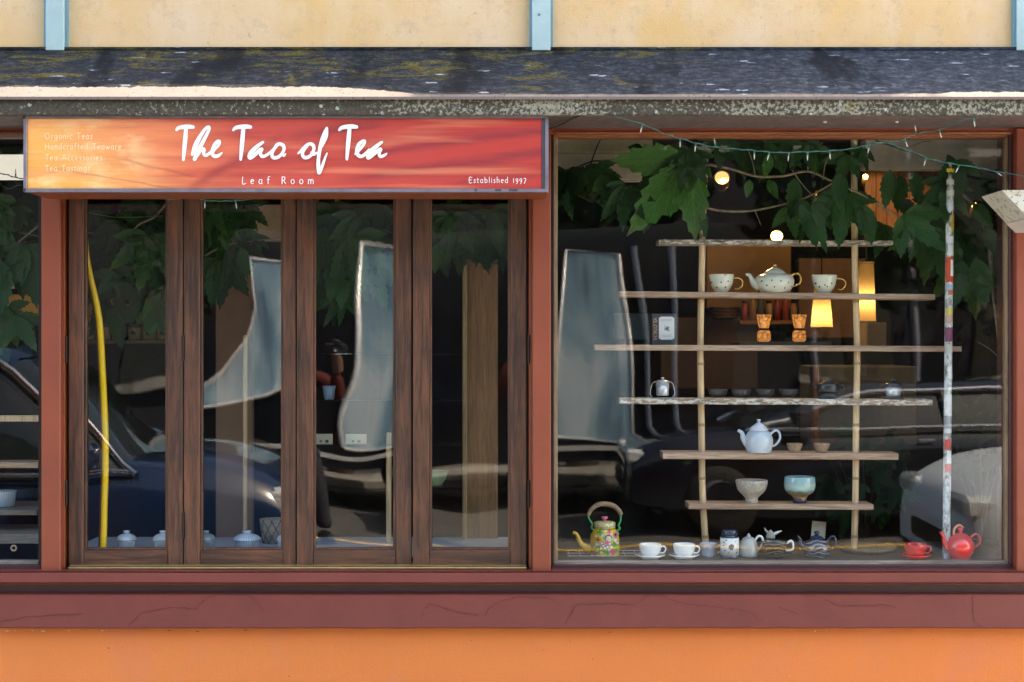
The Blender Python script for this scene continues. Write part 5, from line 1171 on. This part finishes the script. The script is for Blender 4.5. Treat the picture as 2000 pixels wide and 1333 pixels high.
# display window creeper
v1=vine('creeper',1380,322,.16,'creeper with big toothed leaves across the top of the display window')
stem(v1,[(1385,322),(1430,331),(1480,345),(1530,344),(1578,335),(1620,352),(1665,372),(1710,395),(1745,425)],.006,.15)
stem(v1,[(1352,398),(1400,411),(1460,413),(1520,402),(1570,388),(1610,368),(1645,345)],.005,.17)
stem(v1,[(1475,345),(1470,318),(1460,290)],.003,.14); stem(v1,[(1578,336),(1578,300)],.003,.14); stem(v1,[(1608,352),(1612,320),(1625,300)],.0025,.14)
stem(v1,[(1545,330),(1575,370),(1610,400),(1640,415)],.003,.2); stem(v1,[(1475,413),(1486,440)],.0016,.17); stem(v1,[(1660,372),(1720,400),(1762,425)],.002,.2)
stem(v1,[(1262,300),(1290,318),(1330,335),(1385,322)],.004,.13); stem(v1,[(1084,345),(1130,380),(1150,392)],.004,.3,'stemdk'); stem(v1,[(1290,290),(1300,325),(1292,360)],.003,.14)
for a in ((1350,314,165,'B',1,46,8,12),(1338,322,95,'B',3,16,8,12),(1300,300,50,'B',3,5,20,0),(1305,285,48,'B',1,-20,0,10),(1352,296,70,'C',1,12,15,0),(1345,290,80,'A',0,10,-10,0),(1402,266,62,'A',0,0,10,0),(1455,276,68,'A',1,5,-10,0),(1482,292,60,'C',3,-10,0,0),(1505,300,44,'B',3,14,0,10),(1585,300,40,'B',3,-12,0,10),
          (1530,272,66,'C',0,5,10,0),(1572,278,60,'C',1,-15,-20,0),(1610,285,60,'A',3,20,0,0),(1562,396,90,'A',3,-6,40,-10),(1545,402,60,'C',1,-4,-15,0),(1495,275,62,'A',3,-25,0,0),(1350,300,70,'A',3,40,20,0),(1428,268,48,'A',3,-12,0,0),(1585,395,90,'A',0,-12,30,0),(1650,380,95,'A',0,5,-20,0),(1685,395,80,'A',3,-8,10,0),(1655,300,60,'A',1,25,0,0),(1465,350,36,'B',3,12,0,0),(1500,350,40,'B',3,-24,0,0),(1640,335,70,'A',3,2,0,0),(1555,345,85,'A',3,18,30,0),(1372,405,60,'A',3,8,50,0)):
    leaf(v1,a[0],a[1],a[2],random.uniform(.09,.24),a[3],a[4],a[5],a[6],a[7])
fill(v1,6,1240,1700,270,lambda p:300,(.2,.34),60,'A',3)
v2=vine('creeper',1830,300,.2,'creeper hanging behind the sticker pole at the right of the display window')
stem(v2,[(1710,275),(1740,285),(1785,300),(1840,318),(1900,330),(1960,350)],.004,.22,'stemdk'); stem(v2,[(1772,290),(1800,278),(1820,276)],.002,.2,'stemdk')
stem(v2,[(1872,372),(1900,398),(1920,425),(1933,470),(1938,560),(1948,640),(1955,720),(1958,850),(1962,960),(1964,1090)],.007,.22,r1=.006)
stem(v2,[(1905,400),(1928,470),(1936,560)],.004,.25); stem(v2,[(1953,700),(1930,680),(1908,668)],.0016,.2); stem(v2,[(1936,565),(1926,585)],.002,.2)
for a in ((1740,330,72,3,10),(1760,340,70,3,5),(1788,335,60,3,-5),(1870,310,62,1,0),(1850,355,80,0,10),(1905,350,75,0,-15),(1765,415,95,1,-38),(1790,425,85,3,-25),(1815,430,110,1,12),(1830,440,115,3,-5),(1825,395,80,0,15),(1880,450,90,0,0),(1870,470,70,3,20),(1895,480,125,0,-4),(1905,500,95,3,-12),(1880,505,90,3,10),(1925,440,60,3,-20),(1795,450,60,1,30),(1745,435,60,3,-60),(1900,395,60,3,-35),(1850,300,50,3,-20)):
    leaf(v2,a[0],a[1],a[2],random.uniform(.12,.4),'A',a[3],a[4],random.uniform(-25,25),random.uniform(-10,15))
fill(v2,6,1720,1950,320,lambda p:440,(.3,.6),65,'A',8)
v3=vine('creeper',1180,330,.3,'shaded creeper at the upper left of the display window')
stem(v3,[(1084,335),(1120,330),(1160,315),(1195,318),(1240,320),(1275,305)],.004,.25,'stemdk'); stem(v3,[(1150,330),(1165,290),(1175,268)],.0035,.25,'stemdk'); stem(v3,[(1225,300),(1245,325)],.002,.25,'stemdk')
fill(v3,15,1090,1290,322,lambda p:362 if p<1200 else 375,(.12,.33),68,'A',5)
# folding door creepers
def hang(px): return 560+55*sin(px*.021)+25*sin(px*.067)
v4=vine('creeper',250,420,.3,'creeper leaves hanging behind the first door leaf')
stem(v4,[(328,395),(300,425),(270,440),(248,470),(240,500)],.005,.15); stem(v4,[(170,415),(230,425),(320,422)],.0014,.14); stem(v4,[(172,455),(240,462),(320,455)],.004,.3); stem(v4,[(200,470),(235,410)],.003,.28)
fill(v4,34,172,328,372,lambda p:540+ (60 if p<240 else 20),(.12,.5),66,'A',11)
for a in ((300,575,78,3,4),(310,600,60,1,-12),(205,560,70,3,8),(215,470,90,0,5),(268,560,60,3,0),(292,460,100,0,10),(205,500,80,1,-5),(300,520,80,0,-10)): leaf(v4,a[0],a[1],a[2],random.uniform(.1,.25),'B' if a[0]==300 and a[1]==575 else 'A',a[3],a[4],random.uniform(-20,20),5)
v5=vine('creeper',460,420,.3,'creeper leaves hanging behind the second door leaf')
stem(v5,[(400,500),(440,480),(500,470),(548,465)],.004,.18); stem(v5,[(455,500),(470,530),(480,545)],.003,.2); stem(v5,[(500,395),(498,440),(490,480)],.003,.2)
fill(v5,18,398,500,375,lambda p:480,(.12,.5),62,'A',12)
for a in ((440,500,92,0,4),(425,505,85,1,14),(478,395,65,0,-8),(430,395,75,1,10),(470,480,60,3,-15),(412,520,70,3,20),(455,385,80,0,0)): leaf(v5,a[0],a[1],a[2],random.uniform(.1,.22),'A',a[3],a[4],random.uniform(-20,20),5)
v6=vine('creeper',690,420,.3,'creeper leaves hanging behind the third door leaf')
stem(v6,[(640,420),(680,440),(700,430),(765,455)],.003,.2)
fill(v6,36,618,768,372,lambda p:590-.9*abs(p-670),(.12,.5),66,'A',13)
for a in ((660,470,110,0,5),(640,500,95,1,-8),(690,460,100,0,-12),(635,440,95,3,10),(672,540,60,3,6),(645,400,80,0,0),(720,395,70,1,0),(700,420,80,0,10),(740,400,60,1,5)): leaf(v6,a[0],a[1],a[2],random.uniform(.1,.22),'A',a[3],a[4],random.uniform(-20,20),5)
v7=vine('creeper',920,410,.3,'creeper leaves hanging behind the fourth door leaf')
fill(v7,34,845,998,372,lambda p:470,(.12,.5),66,'A',14)
for a in ((880,420,90,0,5),(930,440,85,1,-8),(960,410,80,0,-12),(860,470,60,3,10),(990,430,70,3,6)): leaf(v7,a[0],a[1],a[2],random.uniform(.1,.22),'A',a[3],a[4],random.uniform(-20,20),5)
v8=vine('creeper',20,440,.2,'creeper leaves and pale twigs behind the left side window')
stem(v8,[(78,440),(50,462),(30,480),(15,510),(0,530),(-20,560)],.0035,.12); stem(v8,[(-60,430),(0,445),(40,455),(78,462)],.004,.2); stem(v8,[(-40,470),(20,478),(70,470)],.003,.25)
fill(v8,26,-60,78,378,lambda p:490,(.12,.5),62,'A',15)
for a in ((22,505,55,3,4),(40,500,78,3,-4),(60,505,85,1,-2),(2,505,110,3,2),(12,600,75,0,-20),(30,615,72,1,-25),(-8,640,80,3,5),(5,580,70,3,0),(50,480,70,0,5),(5,670,45,3,-10)): leaf(v8,a[0],a[1],a[2],random.uniform(.09,.2),'A',a[3],a[4],random.uniform(-20,20),5)
for (px,x0,x1,pa,pb,lab,sd) in ((1690,1600,1770,840,1000,'dark leafy potted plant in the shadows behind the right cane',31),(1915,1870,1960,780,900,'dark leafy potted plant behind the foot of the creeper stem',32)):
    pp=thing('potted_plant',(W(px,0,.9).x,.9,ZD-.2),lab,'plant'); rnd=random.Random(sd)
    mb=MB(); mb.lathe([(0,0),(.07,0),(.10,.16),(.09,.16),(0,.14)],20); mb.build('plant_pot',simple('dark_pot%d'%sd,(.06,.04,.03),.6),pp)
    for q in range(7): a=q*.9; h=W(0,pa+rnd.random()*60,.9).z-(ZD-.2); mb=MB(); mb.tube([(0,0,.14),(.05*cos(a),.05*sin(a),h*.5),(.16*cos(a),.1*sin(a),h*.9)],[.005,.004,.002],6); mb.build('stem',M['stemdk'],pp)
    for q in range(34): leaf(pp,rnd.uniform(x0,x1),rnd.uniform(pa,pb),rnd.uniform(34,56),rnd.uniform(.78,1.05),'A',rnd.randrange(4),rnd.uniform(-60,60),rnd.uniform(-40,40),rnd.uniform(-20,40))
# added glowing panel standing in for a bright reflection in the left window
iface('lit_sign_panel',-150,302,60,352,.12,.01,emit('white_light_panel',(1,1,1),.085),'bright white lit panel behind the wires in the left side window','paper')
# ------------------------------------------------------------------ fairy lights outside
def fairy(label,pts,y,bulbs,mat='wire',r=.0018):
    P=[]
    for i,p in enumerate(pts): P.append(tuple(W(p[0],p[1],p[2] if len(p)>2 else y)))
    C=cr(P,7); C=[Vector(c)+Vector((0,0,.0016*noise.noise(Vector((i*.8,y,P[0][0]))))) for i,c in enumerate(C)]
    root=thing('string_lights',tuple(C[0]),label,'string lights','strings of fairy lights')
    mb=MB(); mb.tube([c-C[0] for c in C],r,6); mb.build('wire',M[mat],root)
    C2=[c+Vector((.0012*sin(i*1.3),-.003+.001*cos(i*1.3),.0022*sin(i*1.3))) for i,c in enumerate(C)]
    mb=MB(); mb.tube([c-C[0] for c in C2],r*.8,5); mb.build('twisted_wire',M[mat],root)
    for (bx,by,ang) in bulbs:
        w=W(bx,by,0); best=min(C,key=lambda c:(c.x-W(bx,by,c.y).x)**2+ (c.z-W(bx,by,c.y).z)**2*.3)
        b2=empty('bulb',best-C[0],root); b2.rotation_euler=(0,radians(ang),0)
        mb=MB(); mb.tube([(0,0,0),(0,0,-.014)],[.0034,.0030],8); mb.build('socket',M['wire'],b2)
        mb=MB(); mb.tube([(0,0,-.0142),(0,0,-.026),(0,0,-.034)],[.0026,.0024,.0008],8); mb.build('bulb_tip',M['bulb'],b2)
fairy('main string of green fairy lights drooping across the display window',[(1200,227,-.36),(1255,243,-.3),(1300,262,-.2),(1340,274,-.12),(1385,286,-.1),(1430,291,-.1),(1480,295,-.1),(1520,298,-.1),(1570,297,-.1),(1620,295,-.1),(1665,290,-.1),(1710,280,-.1),(1750,277,-.1),(1790,262,-.14),(1840,252,-.2),(1870,238,-.3),(1910,229,-.36)],-.1,
  [(1256,248,15),(1328,270,0),(1362,282,6),(1400,286,170),(1474,296,0),(1505,298,14),(1542,298,5),(1580,297,0),(1618,295,-6),(1696,285,8),(1765,272,-22),(1834,256,-18),(1793,260,170),(1900,232,-10)])
fairy('second string of fairy lights sagging to the right edge of the display window',[(1740,282),(1780,296),(1820,312),(1860,320),(1910,328),(1960,338),(2040,350)],-.07,[(1808,312,14),(1872,330,24),(1945,336,-55)],'wire')
fairy('dark wire loop at the left end of the display window header',[(1075,252,-.08),(1098,243,-.2),(1118,232,-.3),(1135,226,-.38)],-.1,[(1090,240,150)],'wiredk')
fairy('string of fairy lights peeping out under the shop sign',[(280,376,-.05),(310,383),(330,390),(370,387),(405,392),(440,393),(475,391),(510,386),(548,380),(600,372)],-.06,[(326,388,175),(400,390,0),(462,391,-8)],'wire')
fairy('dark wires crossing the white panel in the left side window',[(-80,335),(-20,338),(10,341),(34,348),(60,350)],.08,[(31,336,180)],'wiredk')
fairy('lower dark wire in the left side window',[(-80,358),(-20,352),(10,366),(18,370),(40,362),(70,372)],.09,[],'wiredk')
for px in (251,710):
    w=W(px,374,-.06); r=thing('spare_bulb',tuple(w),'single clear bulb tip hanging under the sign, %s one'%('left' if px<400 else 'right'),'light bulb')
    mb=MB(); mb.tube([(0,0,.02),(0,0,-.012)],[.0034,.003],8); mb.build('socket',M['wire'],r); mb=MB(); mb.tube([(0,0,-.0122),(0,0,-.022)],[.0028,.001],8); mb.build('bulb_tip',M['bulb'],r)
# ------------------------------------------------------------------ the street behind the camera, seen in the glass
glassdk=simple('dark_car_glass',(.02,.03,.035),.04,coat=1); tyre=simple('tyre_rubber',(.02,.02,.02),.8); chrome=simple('chrome',(.75,.76,.78),.08,metal=1,var=.02); lampc=simple('headlamp_lens',(.7,.75,.78),.1,coat=1); rimm=simple('alloy_rim',(.12,.12,.13),.5,metal=.3)
def car(name,x,y,paint,label,H=1.46,Ln=4.3,Wd=1.76,hood=.92,sgn=1,z=RZ):
    """nose towards -x*sgn ... sgn=+1: nose points to +x"""
    r=thing(name,(x,y,z),label,'car','cars parked along the kerb'); r.rotation_euler=(0,0,0 if sgn>0 else pi)
    hw=Wd/2; st=[(-Ln/2,.45,.72,.80),(-Ln/2+.08,.30,.95,.92),(-Ln/2+.5,.22,1.00,.98),(-Ln*.2,.20,.97,1.0),(0,.20,.95,1.0),(Ln*.16,.20,.94,1.0),(Ln*.30,.20,hood,.99),(Ln*.40,.22,hood-.05,.96),(Ln/2-.10,.28,hood-.18,.88),(Ln/2,.38,hood-.35,.76)]
    st=cr(st,4); ring=[(1,.0),(1.0,.5),(.985,.72),(.93,.93),(.80,1.0),(.4,1.02),(0,1.03)]
    vs=[];fs=[]; full=[(-a,b_) for a,b_ in ring]+[(a,b_) for a,b_ in ring[::-1][1:]]; m=len(full)
    for (xx,zl,zt,w) in st:
        for a,b_ in full: vs.append((xx,a*hw*w,zl+(zt-zl)*b_))
    for i in range(len(st)-1):
        for k in range(m-1): fs.append((i*m+k,i*m+k+1,(i+1)*m+k+1,(i+1)*m+k))
    mb=MB(); mb.add(vs,fs,True); n=len(st); mb.add(vs[:m],[tuple(range(m))]); mb.add(vs[-m:],[tuple(range(m))]); mb.build('body',paint,r)
    # cabin: glass loft, roof panel, pillars
    cb=[(-Ln*.42,.98,.86),(-Ln*.30,H-.10,.76),(-Ln*.12,H-.01,.72),(Ln*.02,H,.72),(Ln*.10,H-.06,.74),(Ln*.27,.93,.86)]
    c5=cr(cb,5); vs=[];fs=[]
    for (xx,zt,w) in c5: vs+=[(xx,-hw*.93,.90),(xx,-hw*w*1.03,zt-.07),(xx,-hw*w*.9,zt),(xx,hw*w*.9,zt),(xx,hw*w*1.03,zt-.07),(xx,hw*.93,.90)]
    for i in range(len(c5)-1):
        for k in range(5): fs.append((i*6+k,i*6+k+1,i*6+6+k+1,i*6+6+k))
    mb=MB(); mb.add(vs,fs,True); mb.build('window_glass',glassdk,r)
    vs=[];fs=[]; c6=[c for c in c5 if -Ln*.33<c[0]<Ln*.12]
    for (xx,zt,w) in c6: vs+=[(xx,-hw*w*1.06,zt-.075),(xx,-hw*w*.9,zt+.012),(xx,hw*w*.9,zt+.012),(xx,hw*w*1.06,zt-.075)]
    for i in range(len(c6)-1):
        for k in range(3): fs.append((i*4+k,i*4+k+1,i*4+5+k,i*4+4+k))
    mb=MB(); mb.add(vs,fs,True); mb.build('roof',paint,r)
    for s in (-1,1):
        mb=MB(); mb.tube([(xx,s*hw*w*1.05,zt-.06) if zt>1.0 else (xx,s*hw*.94,zt-.02) for xx,zt,w in c5],.028,6); mb.build('roof_rail',chrome,r)
        mb=MB(); mb.tube([(-Ln*.40,s*hw*.965,.945),(0,s*hw*.965,.935),(Ln*.26,s*hw*.965,.925)],.016,6); mb.build('chrome_strip',chrome,r)
        mb=MB(); mb.tube([(-Ln*.08,s*hw*.95,.92),(-Ln*.07,s*hw*.76,H-.07)],.03,6); mb.build('door_pillar',paint,r)
        mb=MB(); mb.box(Ln*.17,s*(hw+.02),.95,Ln*.20+.06,s*(hw+.19),1.10,.03); mb.build('wing_mirror',paint,r)
        mb=MB(); mb.box(-Ln*.05,s*(hw+.005),.80,-Ln*.05+.16,s*(hw+.03),.83,.006); mb.build('door_handle',chrome,r)
        mb=MB(); mb.box(Ln*.43,s*(hw*.45),hood-.30,Ln/2-.02,s*(hw*.86),hood-.17,.03); mb.build('headlight',lampc,r)
        mb=MB(); mb.box(-Ln/2+.0,s*(hw*.5),.72,-Ln/2+.1,s*(hw*.88),.88,.02); mb.build('tail_light',simple('tail_red',(.5,.02,.02),.2),r)
        for xx in (-Ln*.31,Ln*.315):
            w=empty('wheel',(xx,s*(hw-.10),.315),r); w.rotation_euler=(radians(90),0,0)
            mb=MB(); mb.lathe([(.19,-.10),(.30,-.10),(.315,-.07),(.315,.07),(.30,.10),(.19,.10)],28); mb.build('tyre',tyre,w)
            mb=MB(); mb.lathe([(0,-.06),(.19,-.095),(.20,-.06),(.20,.06),(.19,.095),(0,.06)],28); mb.build('rim',rimm,w)
    mb=MB(); mb.box(Ln/2-.06,-hw*.4,.42,Ln/2+.012,hw*.4,.56,.02); mb.build('grille',M['black'],r)
    return r
navyp=simple('navy_car_paint',(.011,.032,.09),.18,coat=1,var=.03); silverp=simple('silver_car_paint',(.84,.92,1.0),.6,metal=0,coat=.3,var=.03)
car('parked_car',-3.25,-3.55,navyp,'dark navy hatchback parked at the kerb, reflected in the left panes',1.62,4.2,1.8,1.0,1)
car('parked_car',4.72,-3.45,silverp,'silver hatchback parked at the kerb, reflected at the right of the display window',1.5,4.3,1.78,.97,-1)
blackp=simple('black_car_paint',(.008,.010,.018),.15,coat=1,var=.02)
car('parked_car',3.35,-7.75,blackp,'black saloon parked across the road, reflected low in the display window',1.32,4.9,1.8,.92,-1)
# pale windowed van across the street
vn=thing('parked_van',(0,-8.8,RZ),'tall dark van with big pale blue windows parked across the street','van')
vp=simple('van_black_paint',(.006,.008,.012),.25,coat=1); pale=None; trim=simple('silver_van_trim',(.75,.75,.74),.3,metal=.3)
mb=MB(); mb.prism([(-3.25,.55),(-3.2,.95),(-3.1,1.15),(-2.60,2.62),(-2.4,2.78),(2.1,2.8),(2.2,2.65),(2.2,.5),(-3.1,.5)],-2.1,0); mb.build('body',vp,vn)
bl=NT('pale_blue_van_blind'); q=bl.noise(bl.mapping((1.3,1,.55),rot=(0,radians(28),0)),1.8,4,.5,.5); q2=bl.noise(bl.mapping((9,1,.4)),2,3)
bl.base(bl.mix(.25,bl.ramp(q,[(.34,(.05,.15,.24)),(.5,(.22,.42,.54)),(.64,(.66,.80,.86))]),bl.ramp(q2,[(.3,(.1,.2,.3)),(.7,(.7,.8,.85))]))); bl.rough(.3); bl.b.inputs['Coat Weight'].default_value=.6; pale=bl.m  # sky reflection and its streaks painted into the van window colour
def vwin(poly,name='side_window'):
    mb=MB(); mb.prism(poly,.002,.012); o=mb.build(name,pale,vn)
    cyc=poly+[poly[0]]
    mb=MB()
    mb.tube([(x,.016,z) for x,z in cyc],.019,6,False); mb.build('window_trim',trim,o)
vwin([(-2.96,1.0),(-2.96,1.12),(-2.74,1.32),(-2.46,1.66),(-2.30,2.0),(-2.25,2.52),(-1.66,2.55),(-1.66,1.32),(-2.2,1.14)],'cab_window'); vwin([(.38,.74),(.42,1.3),(.56,2.56),(1.08,2.52),(1.14,.66)]); 
for a,b_ in (((1.32,.8),(1.22,2.6)),((1.62,.8),(1.55,2.6))):
    mb=MB(); mb.tube([(a[0],.02,a[1]),(b_[0],.02,b_[1])],.035,6); mb.build('side_pillar',simple('pillar_blue_grey',(.16,.20,.26),.5),vn)
for z,x0,x1 in ((.62,-3.2,-1.9),(.60,.0,2.1)):
    mb=MB(); mb.box(x0,.001,z,x1,.02,z+.05,.005); mb.build('trim_strip',trim,vn)
for xx in (-2.35,1.5):
    for yy in (-.10,-2.0):
        w=empty('wheel',(xx,yy,.36),vn); w.rotation_euler=(radians(90),0,0)
        mb=MB(); mb.lathe([(.2,-.12),(.34,-.12),(.36,-.08),(.36,.08),(.34,.12),(.2,.12)],28); mb.build('tyre',tyre,w); mb=MB(); mb.lathe([(0,-.1),(.2,-.125),(.2,.125),(0,.1)],28); mb.build('rim',rimm,w)
# slim columns, far building, trees
for x in (3.55,4.75,-5.2):
    mb=MB(); mb.lathe([(.11,0),(.11,.3),(.07,.35),(.065,5.2),(0,5.2)],14); tag(mb.build('street_column',simple('column_paint%d'%int(x*10),(.035,.045,.07),.5),loc=(x,-12.0,0)),'grey blue street column across the road, %s one'%('right' if x>4 else 'middle' if x>0 else 'left'),'column','columns across the road')
fb=thing('far_building',(0,-15,0),'dark brick building across the street seen only as a reflection','building')
brk=NT('far_brick'); bt=brk.n.new('ShaderNodeTexBrick'); brk.l.new(brk.mapping((2,2,2),rot=(radians(90),0,0)),bt.inputs['Vector']); bt.inputs['Color1'].default_value=(.028,.030,.042,1); bt.inputs['Color2'].default_value=(.020,.022,.032,1); bt.inputs['Mortar'].default_value=(.035,.035,.04,1); brk.base(bt.outputs[0]); brk.rough(.9)
mb=MB(); mb.box(-16,-6,0,16,0,9); mb.build('wall',brk.m,fb)
for i in range(-6,7):
    for zz in (1.0,4.2,6.9):
        mb=MB(); mb.box(i*2.3-.6,.001,zz,i*2.3+.6,.03,zz+1.6); o=mb.build('window',glassdk,fb); mb=MB(); mb.box(i*2.3-.7,.002,zz-.1,i*2.3+.7,.08,zz-.001); mb.build('sill',conc,o)
def tree(x,y,h,label,seed):
    rnd=random.Random(seed); r=thing('street_tree',(x,y,0),label,'tree','trees across the road')
    mb=MB(); mb.tube([(0,0,0),(.03,.02,1.2),(-.05,0,2.2),(.1,0,h*.6)],[.16,.12,.10,.05],8)
    for k in range(5): a=k*1.3; mb.tube([(0,0,1.8+k*.25),(.7*cos(a),.7*sin(a),2.6+k*.3)],[.05,.02],6)
    mb.build('trunk',M['stemdk'],r)
    vs=[];fs=[]
    for k in range(3200):
        a=rnd.uniform(0,6.28); u_=rnd.uniform(-1,1); q=rnd.random()**.4; R=Vector((sqrt(1-u_*u_)*cos(a)*1.9,sqrt(1-u_*u_)*sin(a)*1.5,u_*h*.36))*q
        R*=(.75+.5*noise.noise(R*.8+Vector((seed,0,0)))+.1); c=R+Vector((0,0,h*.62)); d1=Vector((rnd.gauss(0,1),rnd.gauss(0,1),rnd.gauss(0,.6))).normalized()*.11; d2=d1.orthogonal().normalized()*.07
        o=len(vs); vs+=[c-d1,c+d2,c+d1,c-d2]; fs.append((o,o+1,o+2,o+3))
    mb=MB(); mb.add(vs,fs); mb.build('crown',simple('tree_leaf%d'%seed,(.018,.042,.02),.6,var=.4,scale=3),r,recalc=False)
tree(-3.4,-12.6,5.6,'left leafy street tree across the road',1); tree(.8,-12.8,6.4,'middle leafy street tree across the road',2); tree(4.1,-12.5,5.2,'right leafy street tree across the road',3); tree(-7.6,-12.8,6,'far left leafy street tree across the road',4); tree(8,-12.8,6,'far right leafy street tree across the road',5)
# dark shrub in a planter near the kerb (reflected low in the display window)
# ------------------------------------------------------------------ the photographer, reflected in the third door leaf
ph=thing('person',(-.25,-6.27,RZ),'person in black vest and dull red sleeves holding a camera to the face','person')
def skin(name,V,E,mat,sub=1):
    me=bpy.data.meshes.new(name); me.from_pydata([v[:3] for v in V],E,[]); me.update()
    o=link(name,me,ph); me.materials.append(mat)
    m=o.modifiers.new('skin','SKIN'); m.use_smooth_shade=True
    for i,v in enumerate(V):
        r=v[3]; sv=me.skin_vertices[0].data[i]; sv.radius=(r if not hasattr(r,'__len__') else r[0], r if not hasattr(r,'__len__') else r[1]); sv.use_root=(i==0)
    s=o.modifiers.new('sub','SUBSURF'); s.levels=sub; s.render_levels=sub; return o
skn=simple('skin',(.16,.085,.055),.5,var=.05); shirt=simple('orange_red_shirt',(.09,.010,.006),.85); trou=simple('dark_trousers',(.03,.03,.04),.8); hairm=simple('dark_hair',(.02,.014,.01),.6)
Z0=-RZ+0.0
zz=EYE-RZ   # lens height above the road
H_=zz/.94
hip=.93; sh=zz-.22
skin('body',[(0,0,hip+.15,(.13,.10)),(0,0,hip+.35,(.14,.10)),(0,0,sh-.12,(.17,.11)),(0,.0,sh,(.10,.09)),(0,.01,zz-.12,.055),(0,.02,zz-.03,.085),(0,.02,zz+.05,.095),(0,.015,zz+.11,.07)],[(i,i+1) for i in range(7)],skn,2)
skin('shirt',[(0,0,hip+.02,(.175,.125)),(0,0,hip+.2,(.165,.12)),(0,0,sh-.14,(.19,.13)),(0,0,sh-.01,(.11,.09)),
   (-.19,.0,sh-.03,.065),(-.27,.06,sh-.25,.046),(-.15,.16,sh-.05,.036),(.19,.0,sh-.03,.065),(.31,.07,sh-.22,.046),(.25,.15,sh-.0,.036)],[(0,1),(1,2),(2,3),(3,4),(4,5),(5,6),(3,7),(7,8),(8,9)],shirt,2)
skin('vest',[(0,0,hip+.0,(.19,.14)),(0,0,hip+.2,(.18,.135)),(0,0,sh-.14,(.205,.145)),(0,0,sh-.03,(.15,.10))],[(0,1),(1,2),(2,3)],simple('black_vest',(.012,.012,.016),.8),2)
skin('trousers',[(0,0,hip,(.17,.12)),(-.09,0,hip-.12,.10),(-.10,.02,.50,.068),(-.10,0,.10,.055),(.09,0,hip-.12,.10),(.10,.02,.50,.068),(.10,0,.10,.055)],[(0,1),(1,2),(2,3),(0,4),(4,5),(5,6)],trou,2)
for s in (-1,1):
    skin('shoe',[(s*.10,-.02,.06,.05),(s*.10,.10,.045,.045),(s*.10,.20,.035,.035)],[(0,1),(1,2)],M['black'],2)
    ox=.115 if s>0 else 0      # the right hand reaches over to the camera
    skin('hand',[(s*.15+ox,.16,sh-.01,.034),(s*.10+ox*1.3,.19,zz-.06,.036),(s*.075+ox*1.3,.205,zz-.03,.03)],[(0,1),(1,2)],skn,2)
    for k in range(4):
        skin('finger',[(s*.09+ox*1.3,.20,zz-.06+.02*k,.0095),(s*.072+ox*1.3,.222,zz-.055+.02*k,.009),(s*(.055-.003*(k%2))+ox*1.3,.222,zz-.055+.02*k,.0085)],[(0,1),(1,2)],skn,1)
    skin('thumb',[(s*.10+ox*1.3,.18,zz-.06,.011),(s*.075+ox*1.3,.175,zz-.045,.010),(s*.05+ox*1.3,.175,zz-.04,.009)],[(0,1),(1,2)],skn,1)
    mb=MB(); mb.lathe([(0,-.018),(.010,-.012),(.013,0),(.010,.012),(0,.018)],10,(s*.098,.02,zz+.01),1,.8); mb.build('ear',skn,ph)
    mb=MB(); mb.lathe([(0,-.012),(.009,-.006),(.012,0),(.009,.006),(0,.012)],10,(s*.034,.098,zz+.018)); mb.build('eye',M['white'],ph)
mb=MB(); mb.tube([(0,.105,zz+.015),(0,.125,zz-.02),(0,.108,zz-.035)],[.009,.016,.010],8); mb.build('nose',skn,ph)
mb=MB(); mb.tube([(-.025,.098,zz-.062),(0,.106,zz-.064),(.025,.098,zz-.062)],[.004,.007,.004],8); mb.build('mouth',simple('lips',(.40,.13,.10),.5),ph)
mb=MB(); mb.lathe([(.100,-.06),(.108,0),(.102,.06),(.07,.115),(0,.135)],20,(0,.0,zz+.045),1,1.0); mb.build('hair',hairm,ph)
ca=thing('photo_camera',(0,-6.06,EYE),'black camera held at the photographer\'s eye','camera')
mb=MB(); mb.box(-.07,-.045,-.05,.07,.0,.04,.01); mb.build('camera_body',M['black'],ca)
mb=MB(); mb.box(-.03,-.043,.0405,.03,-.002,.07,.01); mb.build('viewfinder',M['black'],ca)
mb=MB(); mb.lathe([(.0,0),(.036,.001),(.038,.02),(.040,.046),(.035,.047),(.033,.03),(0,.03)],20); o=mb.build('lens',M['blackglaze'],ca); o.rotation_euler=(radians(-90),0,0)
ca['group']='photographer'
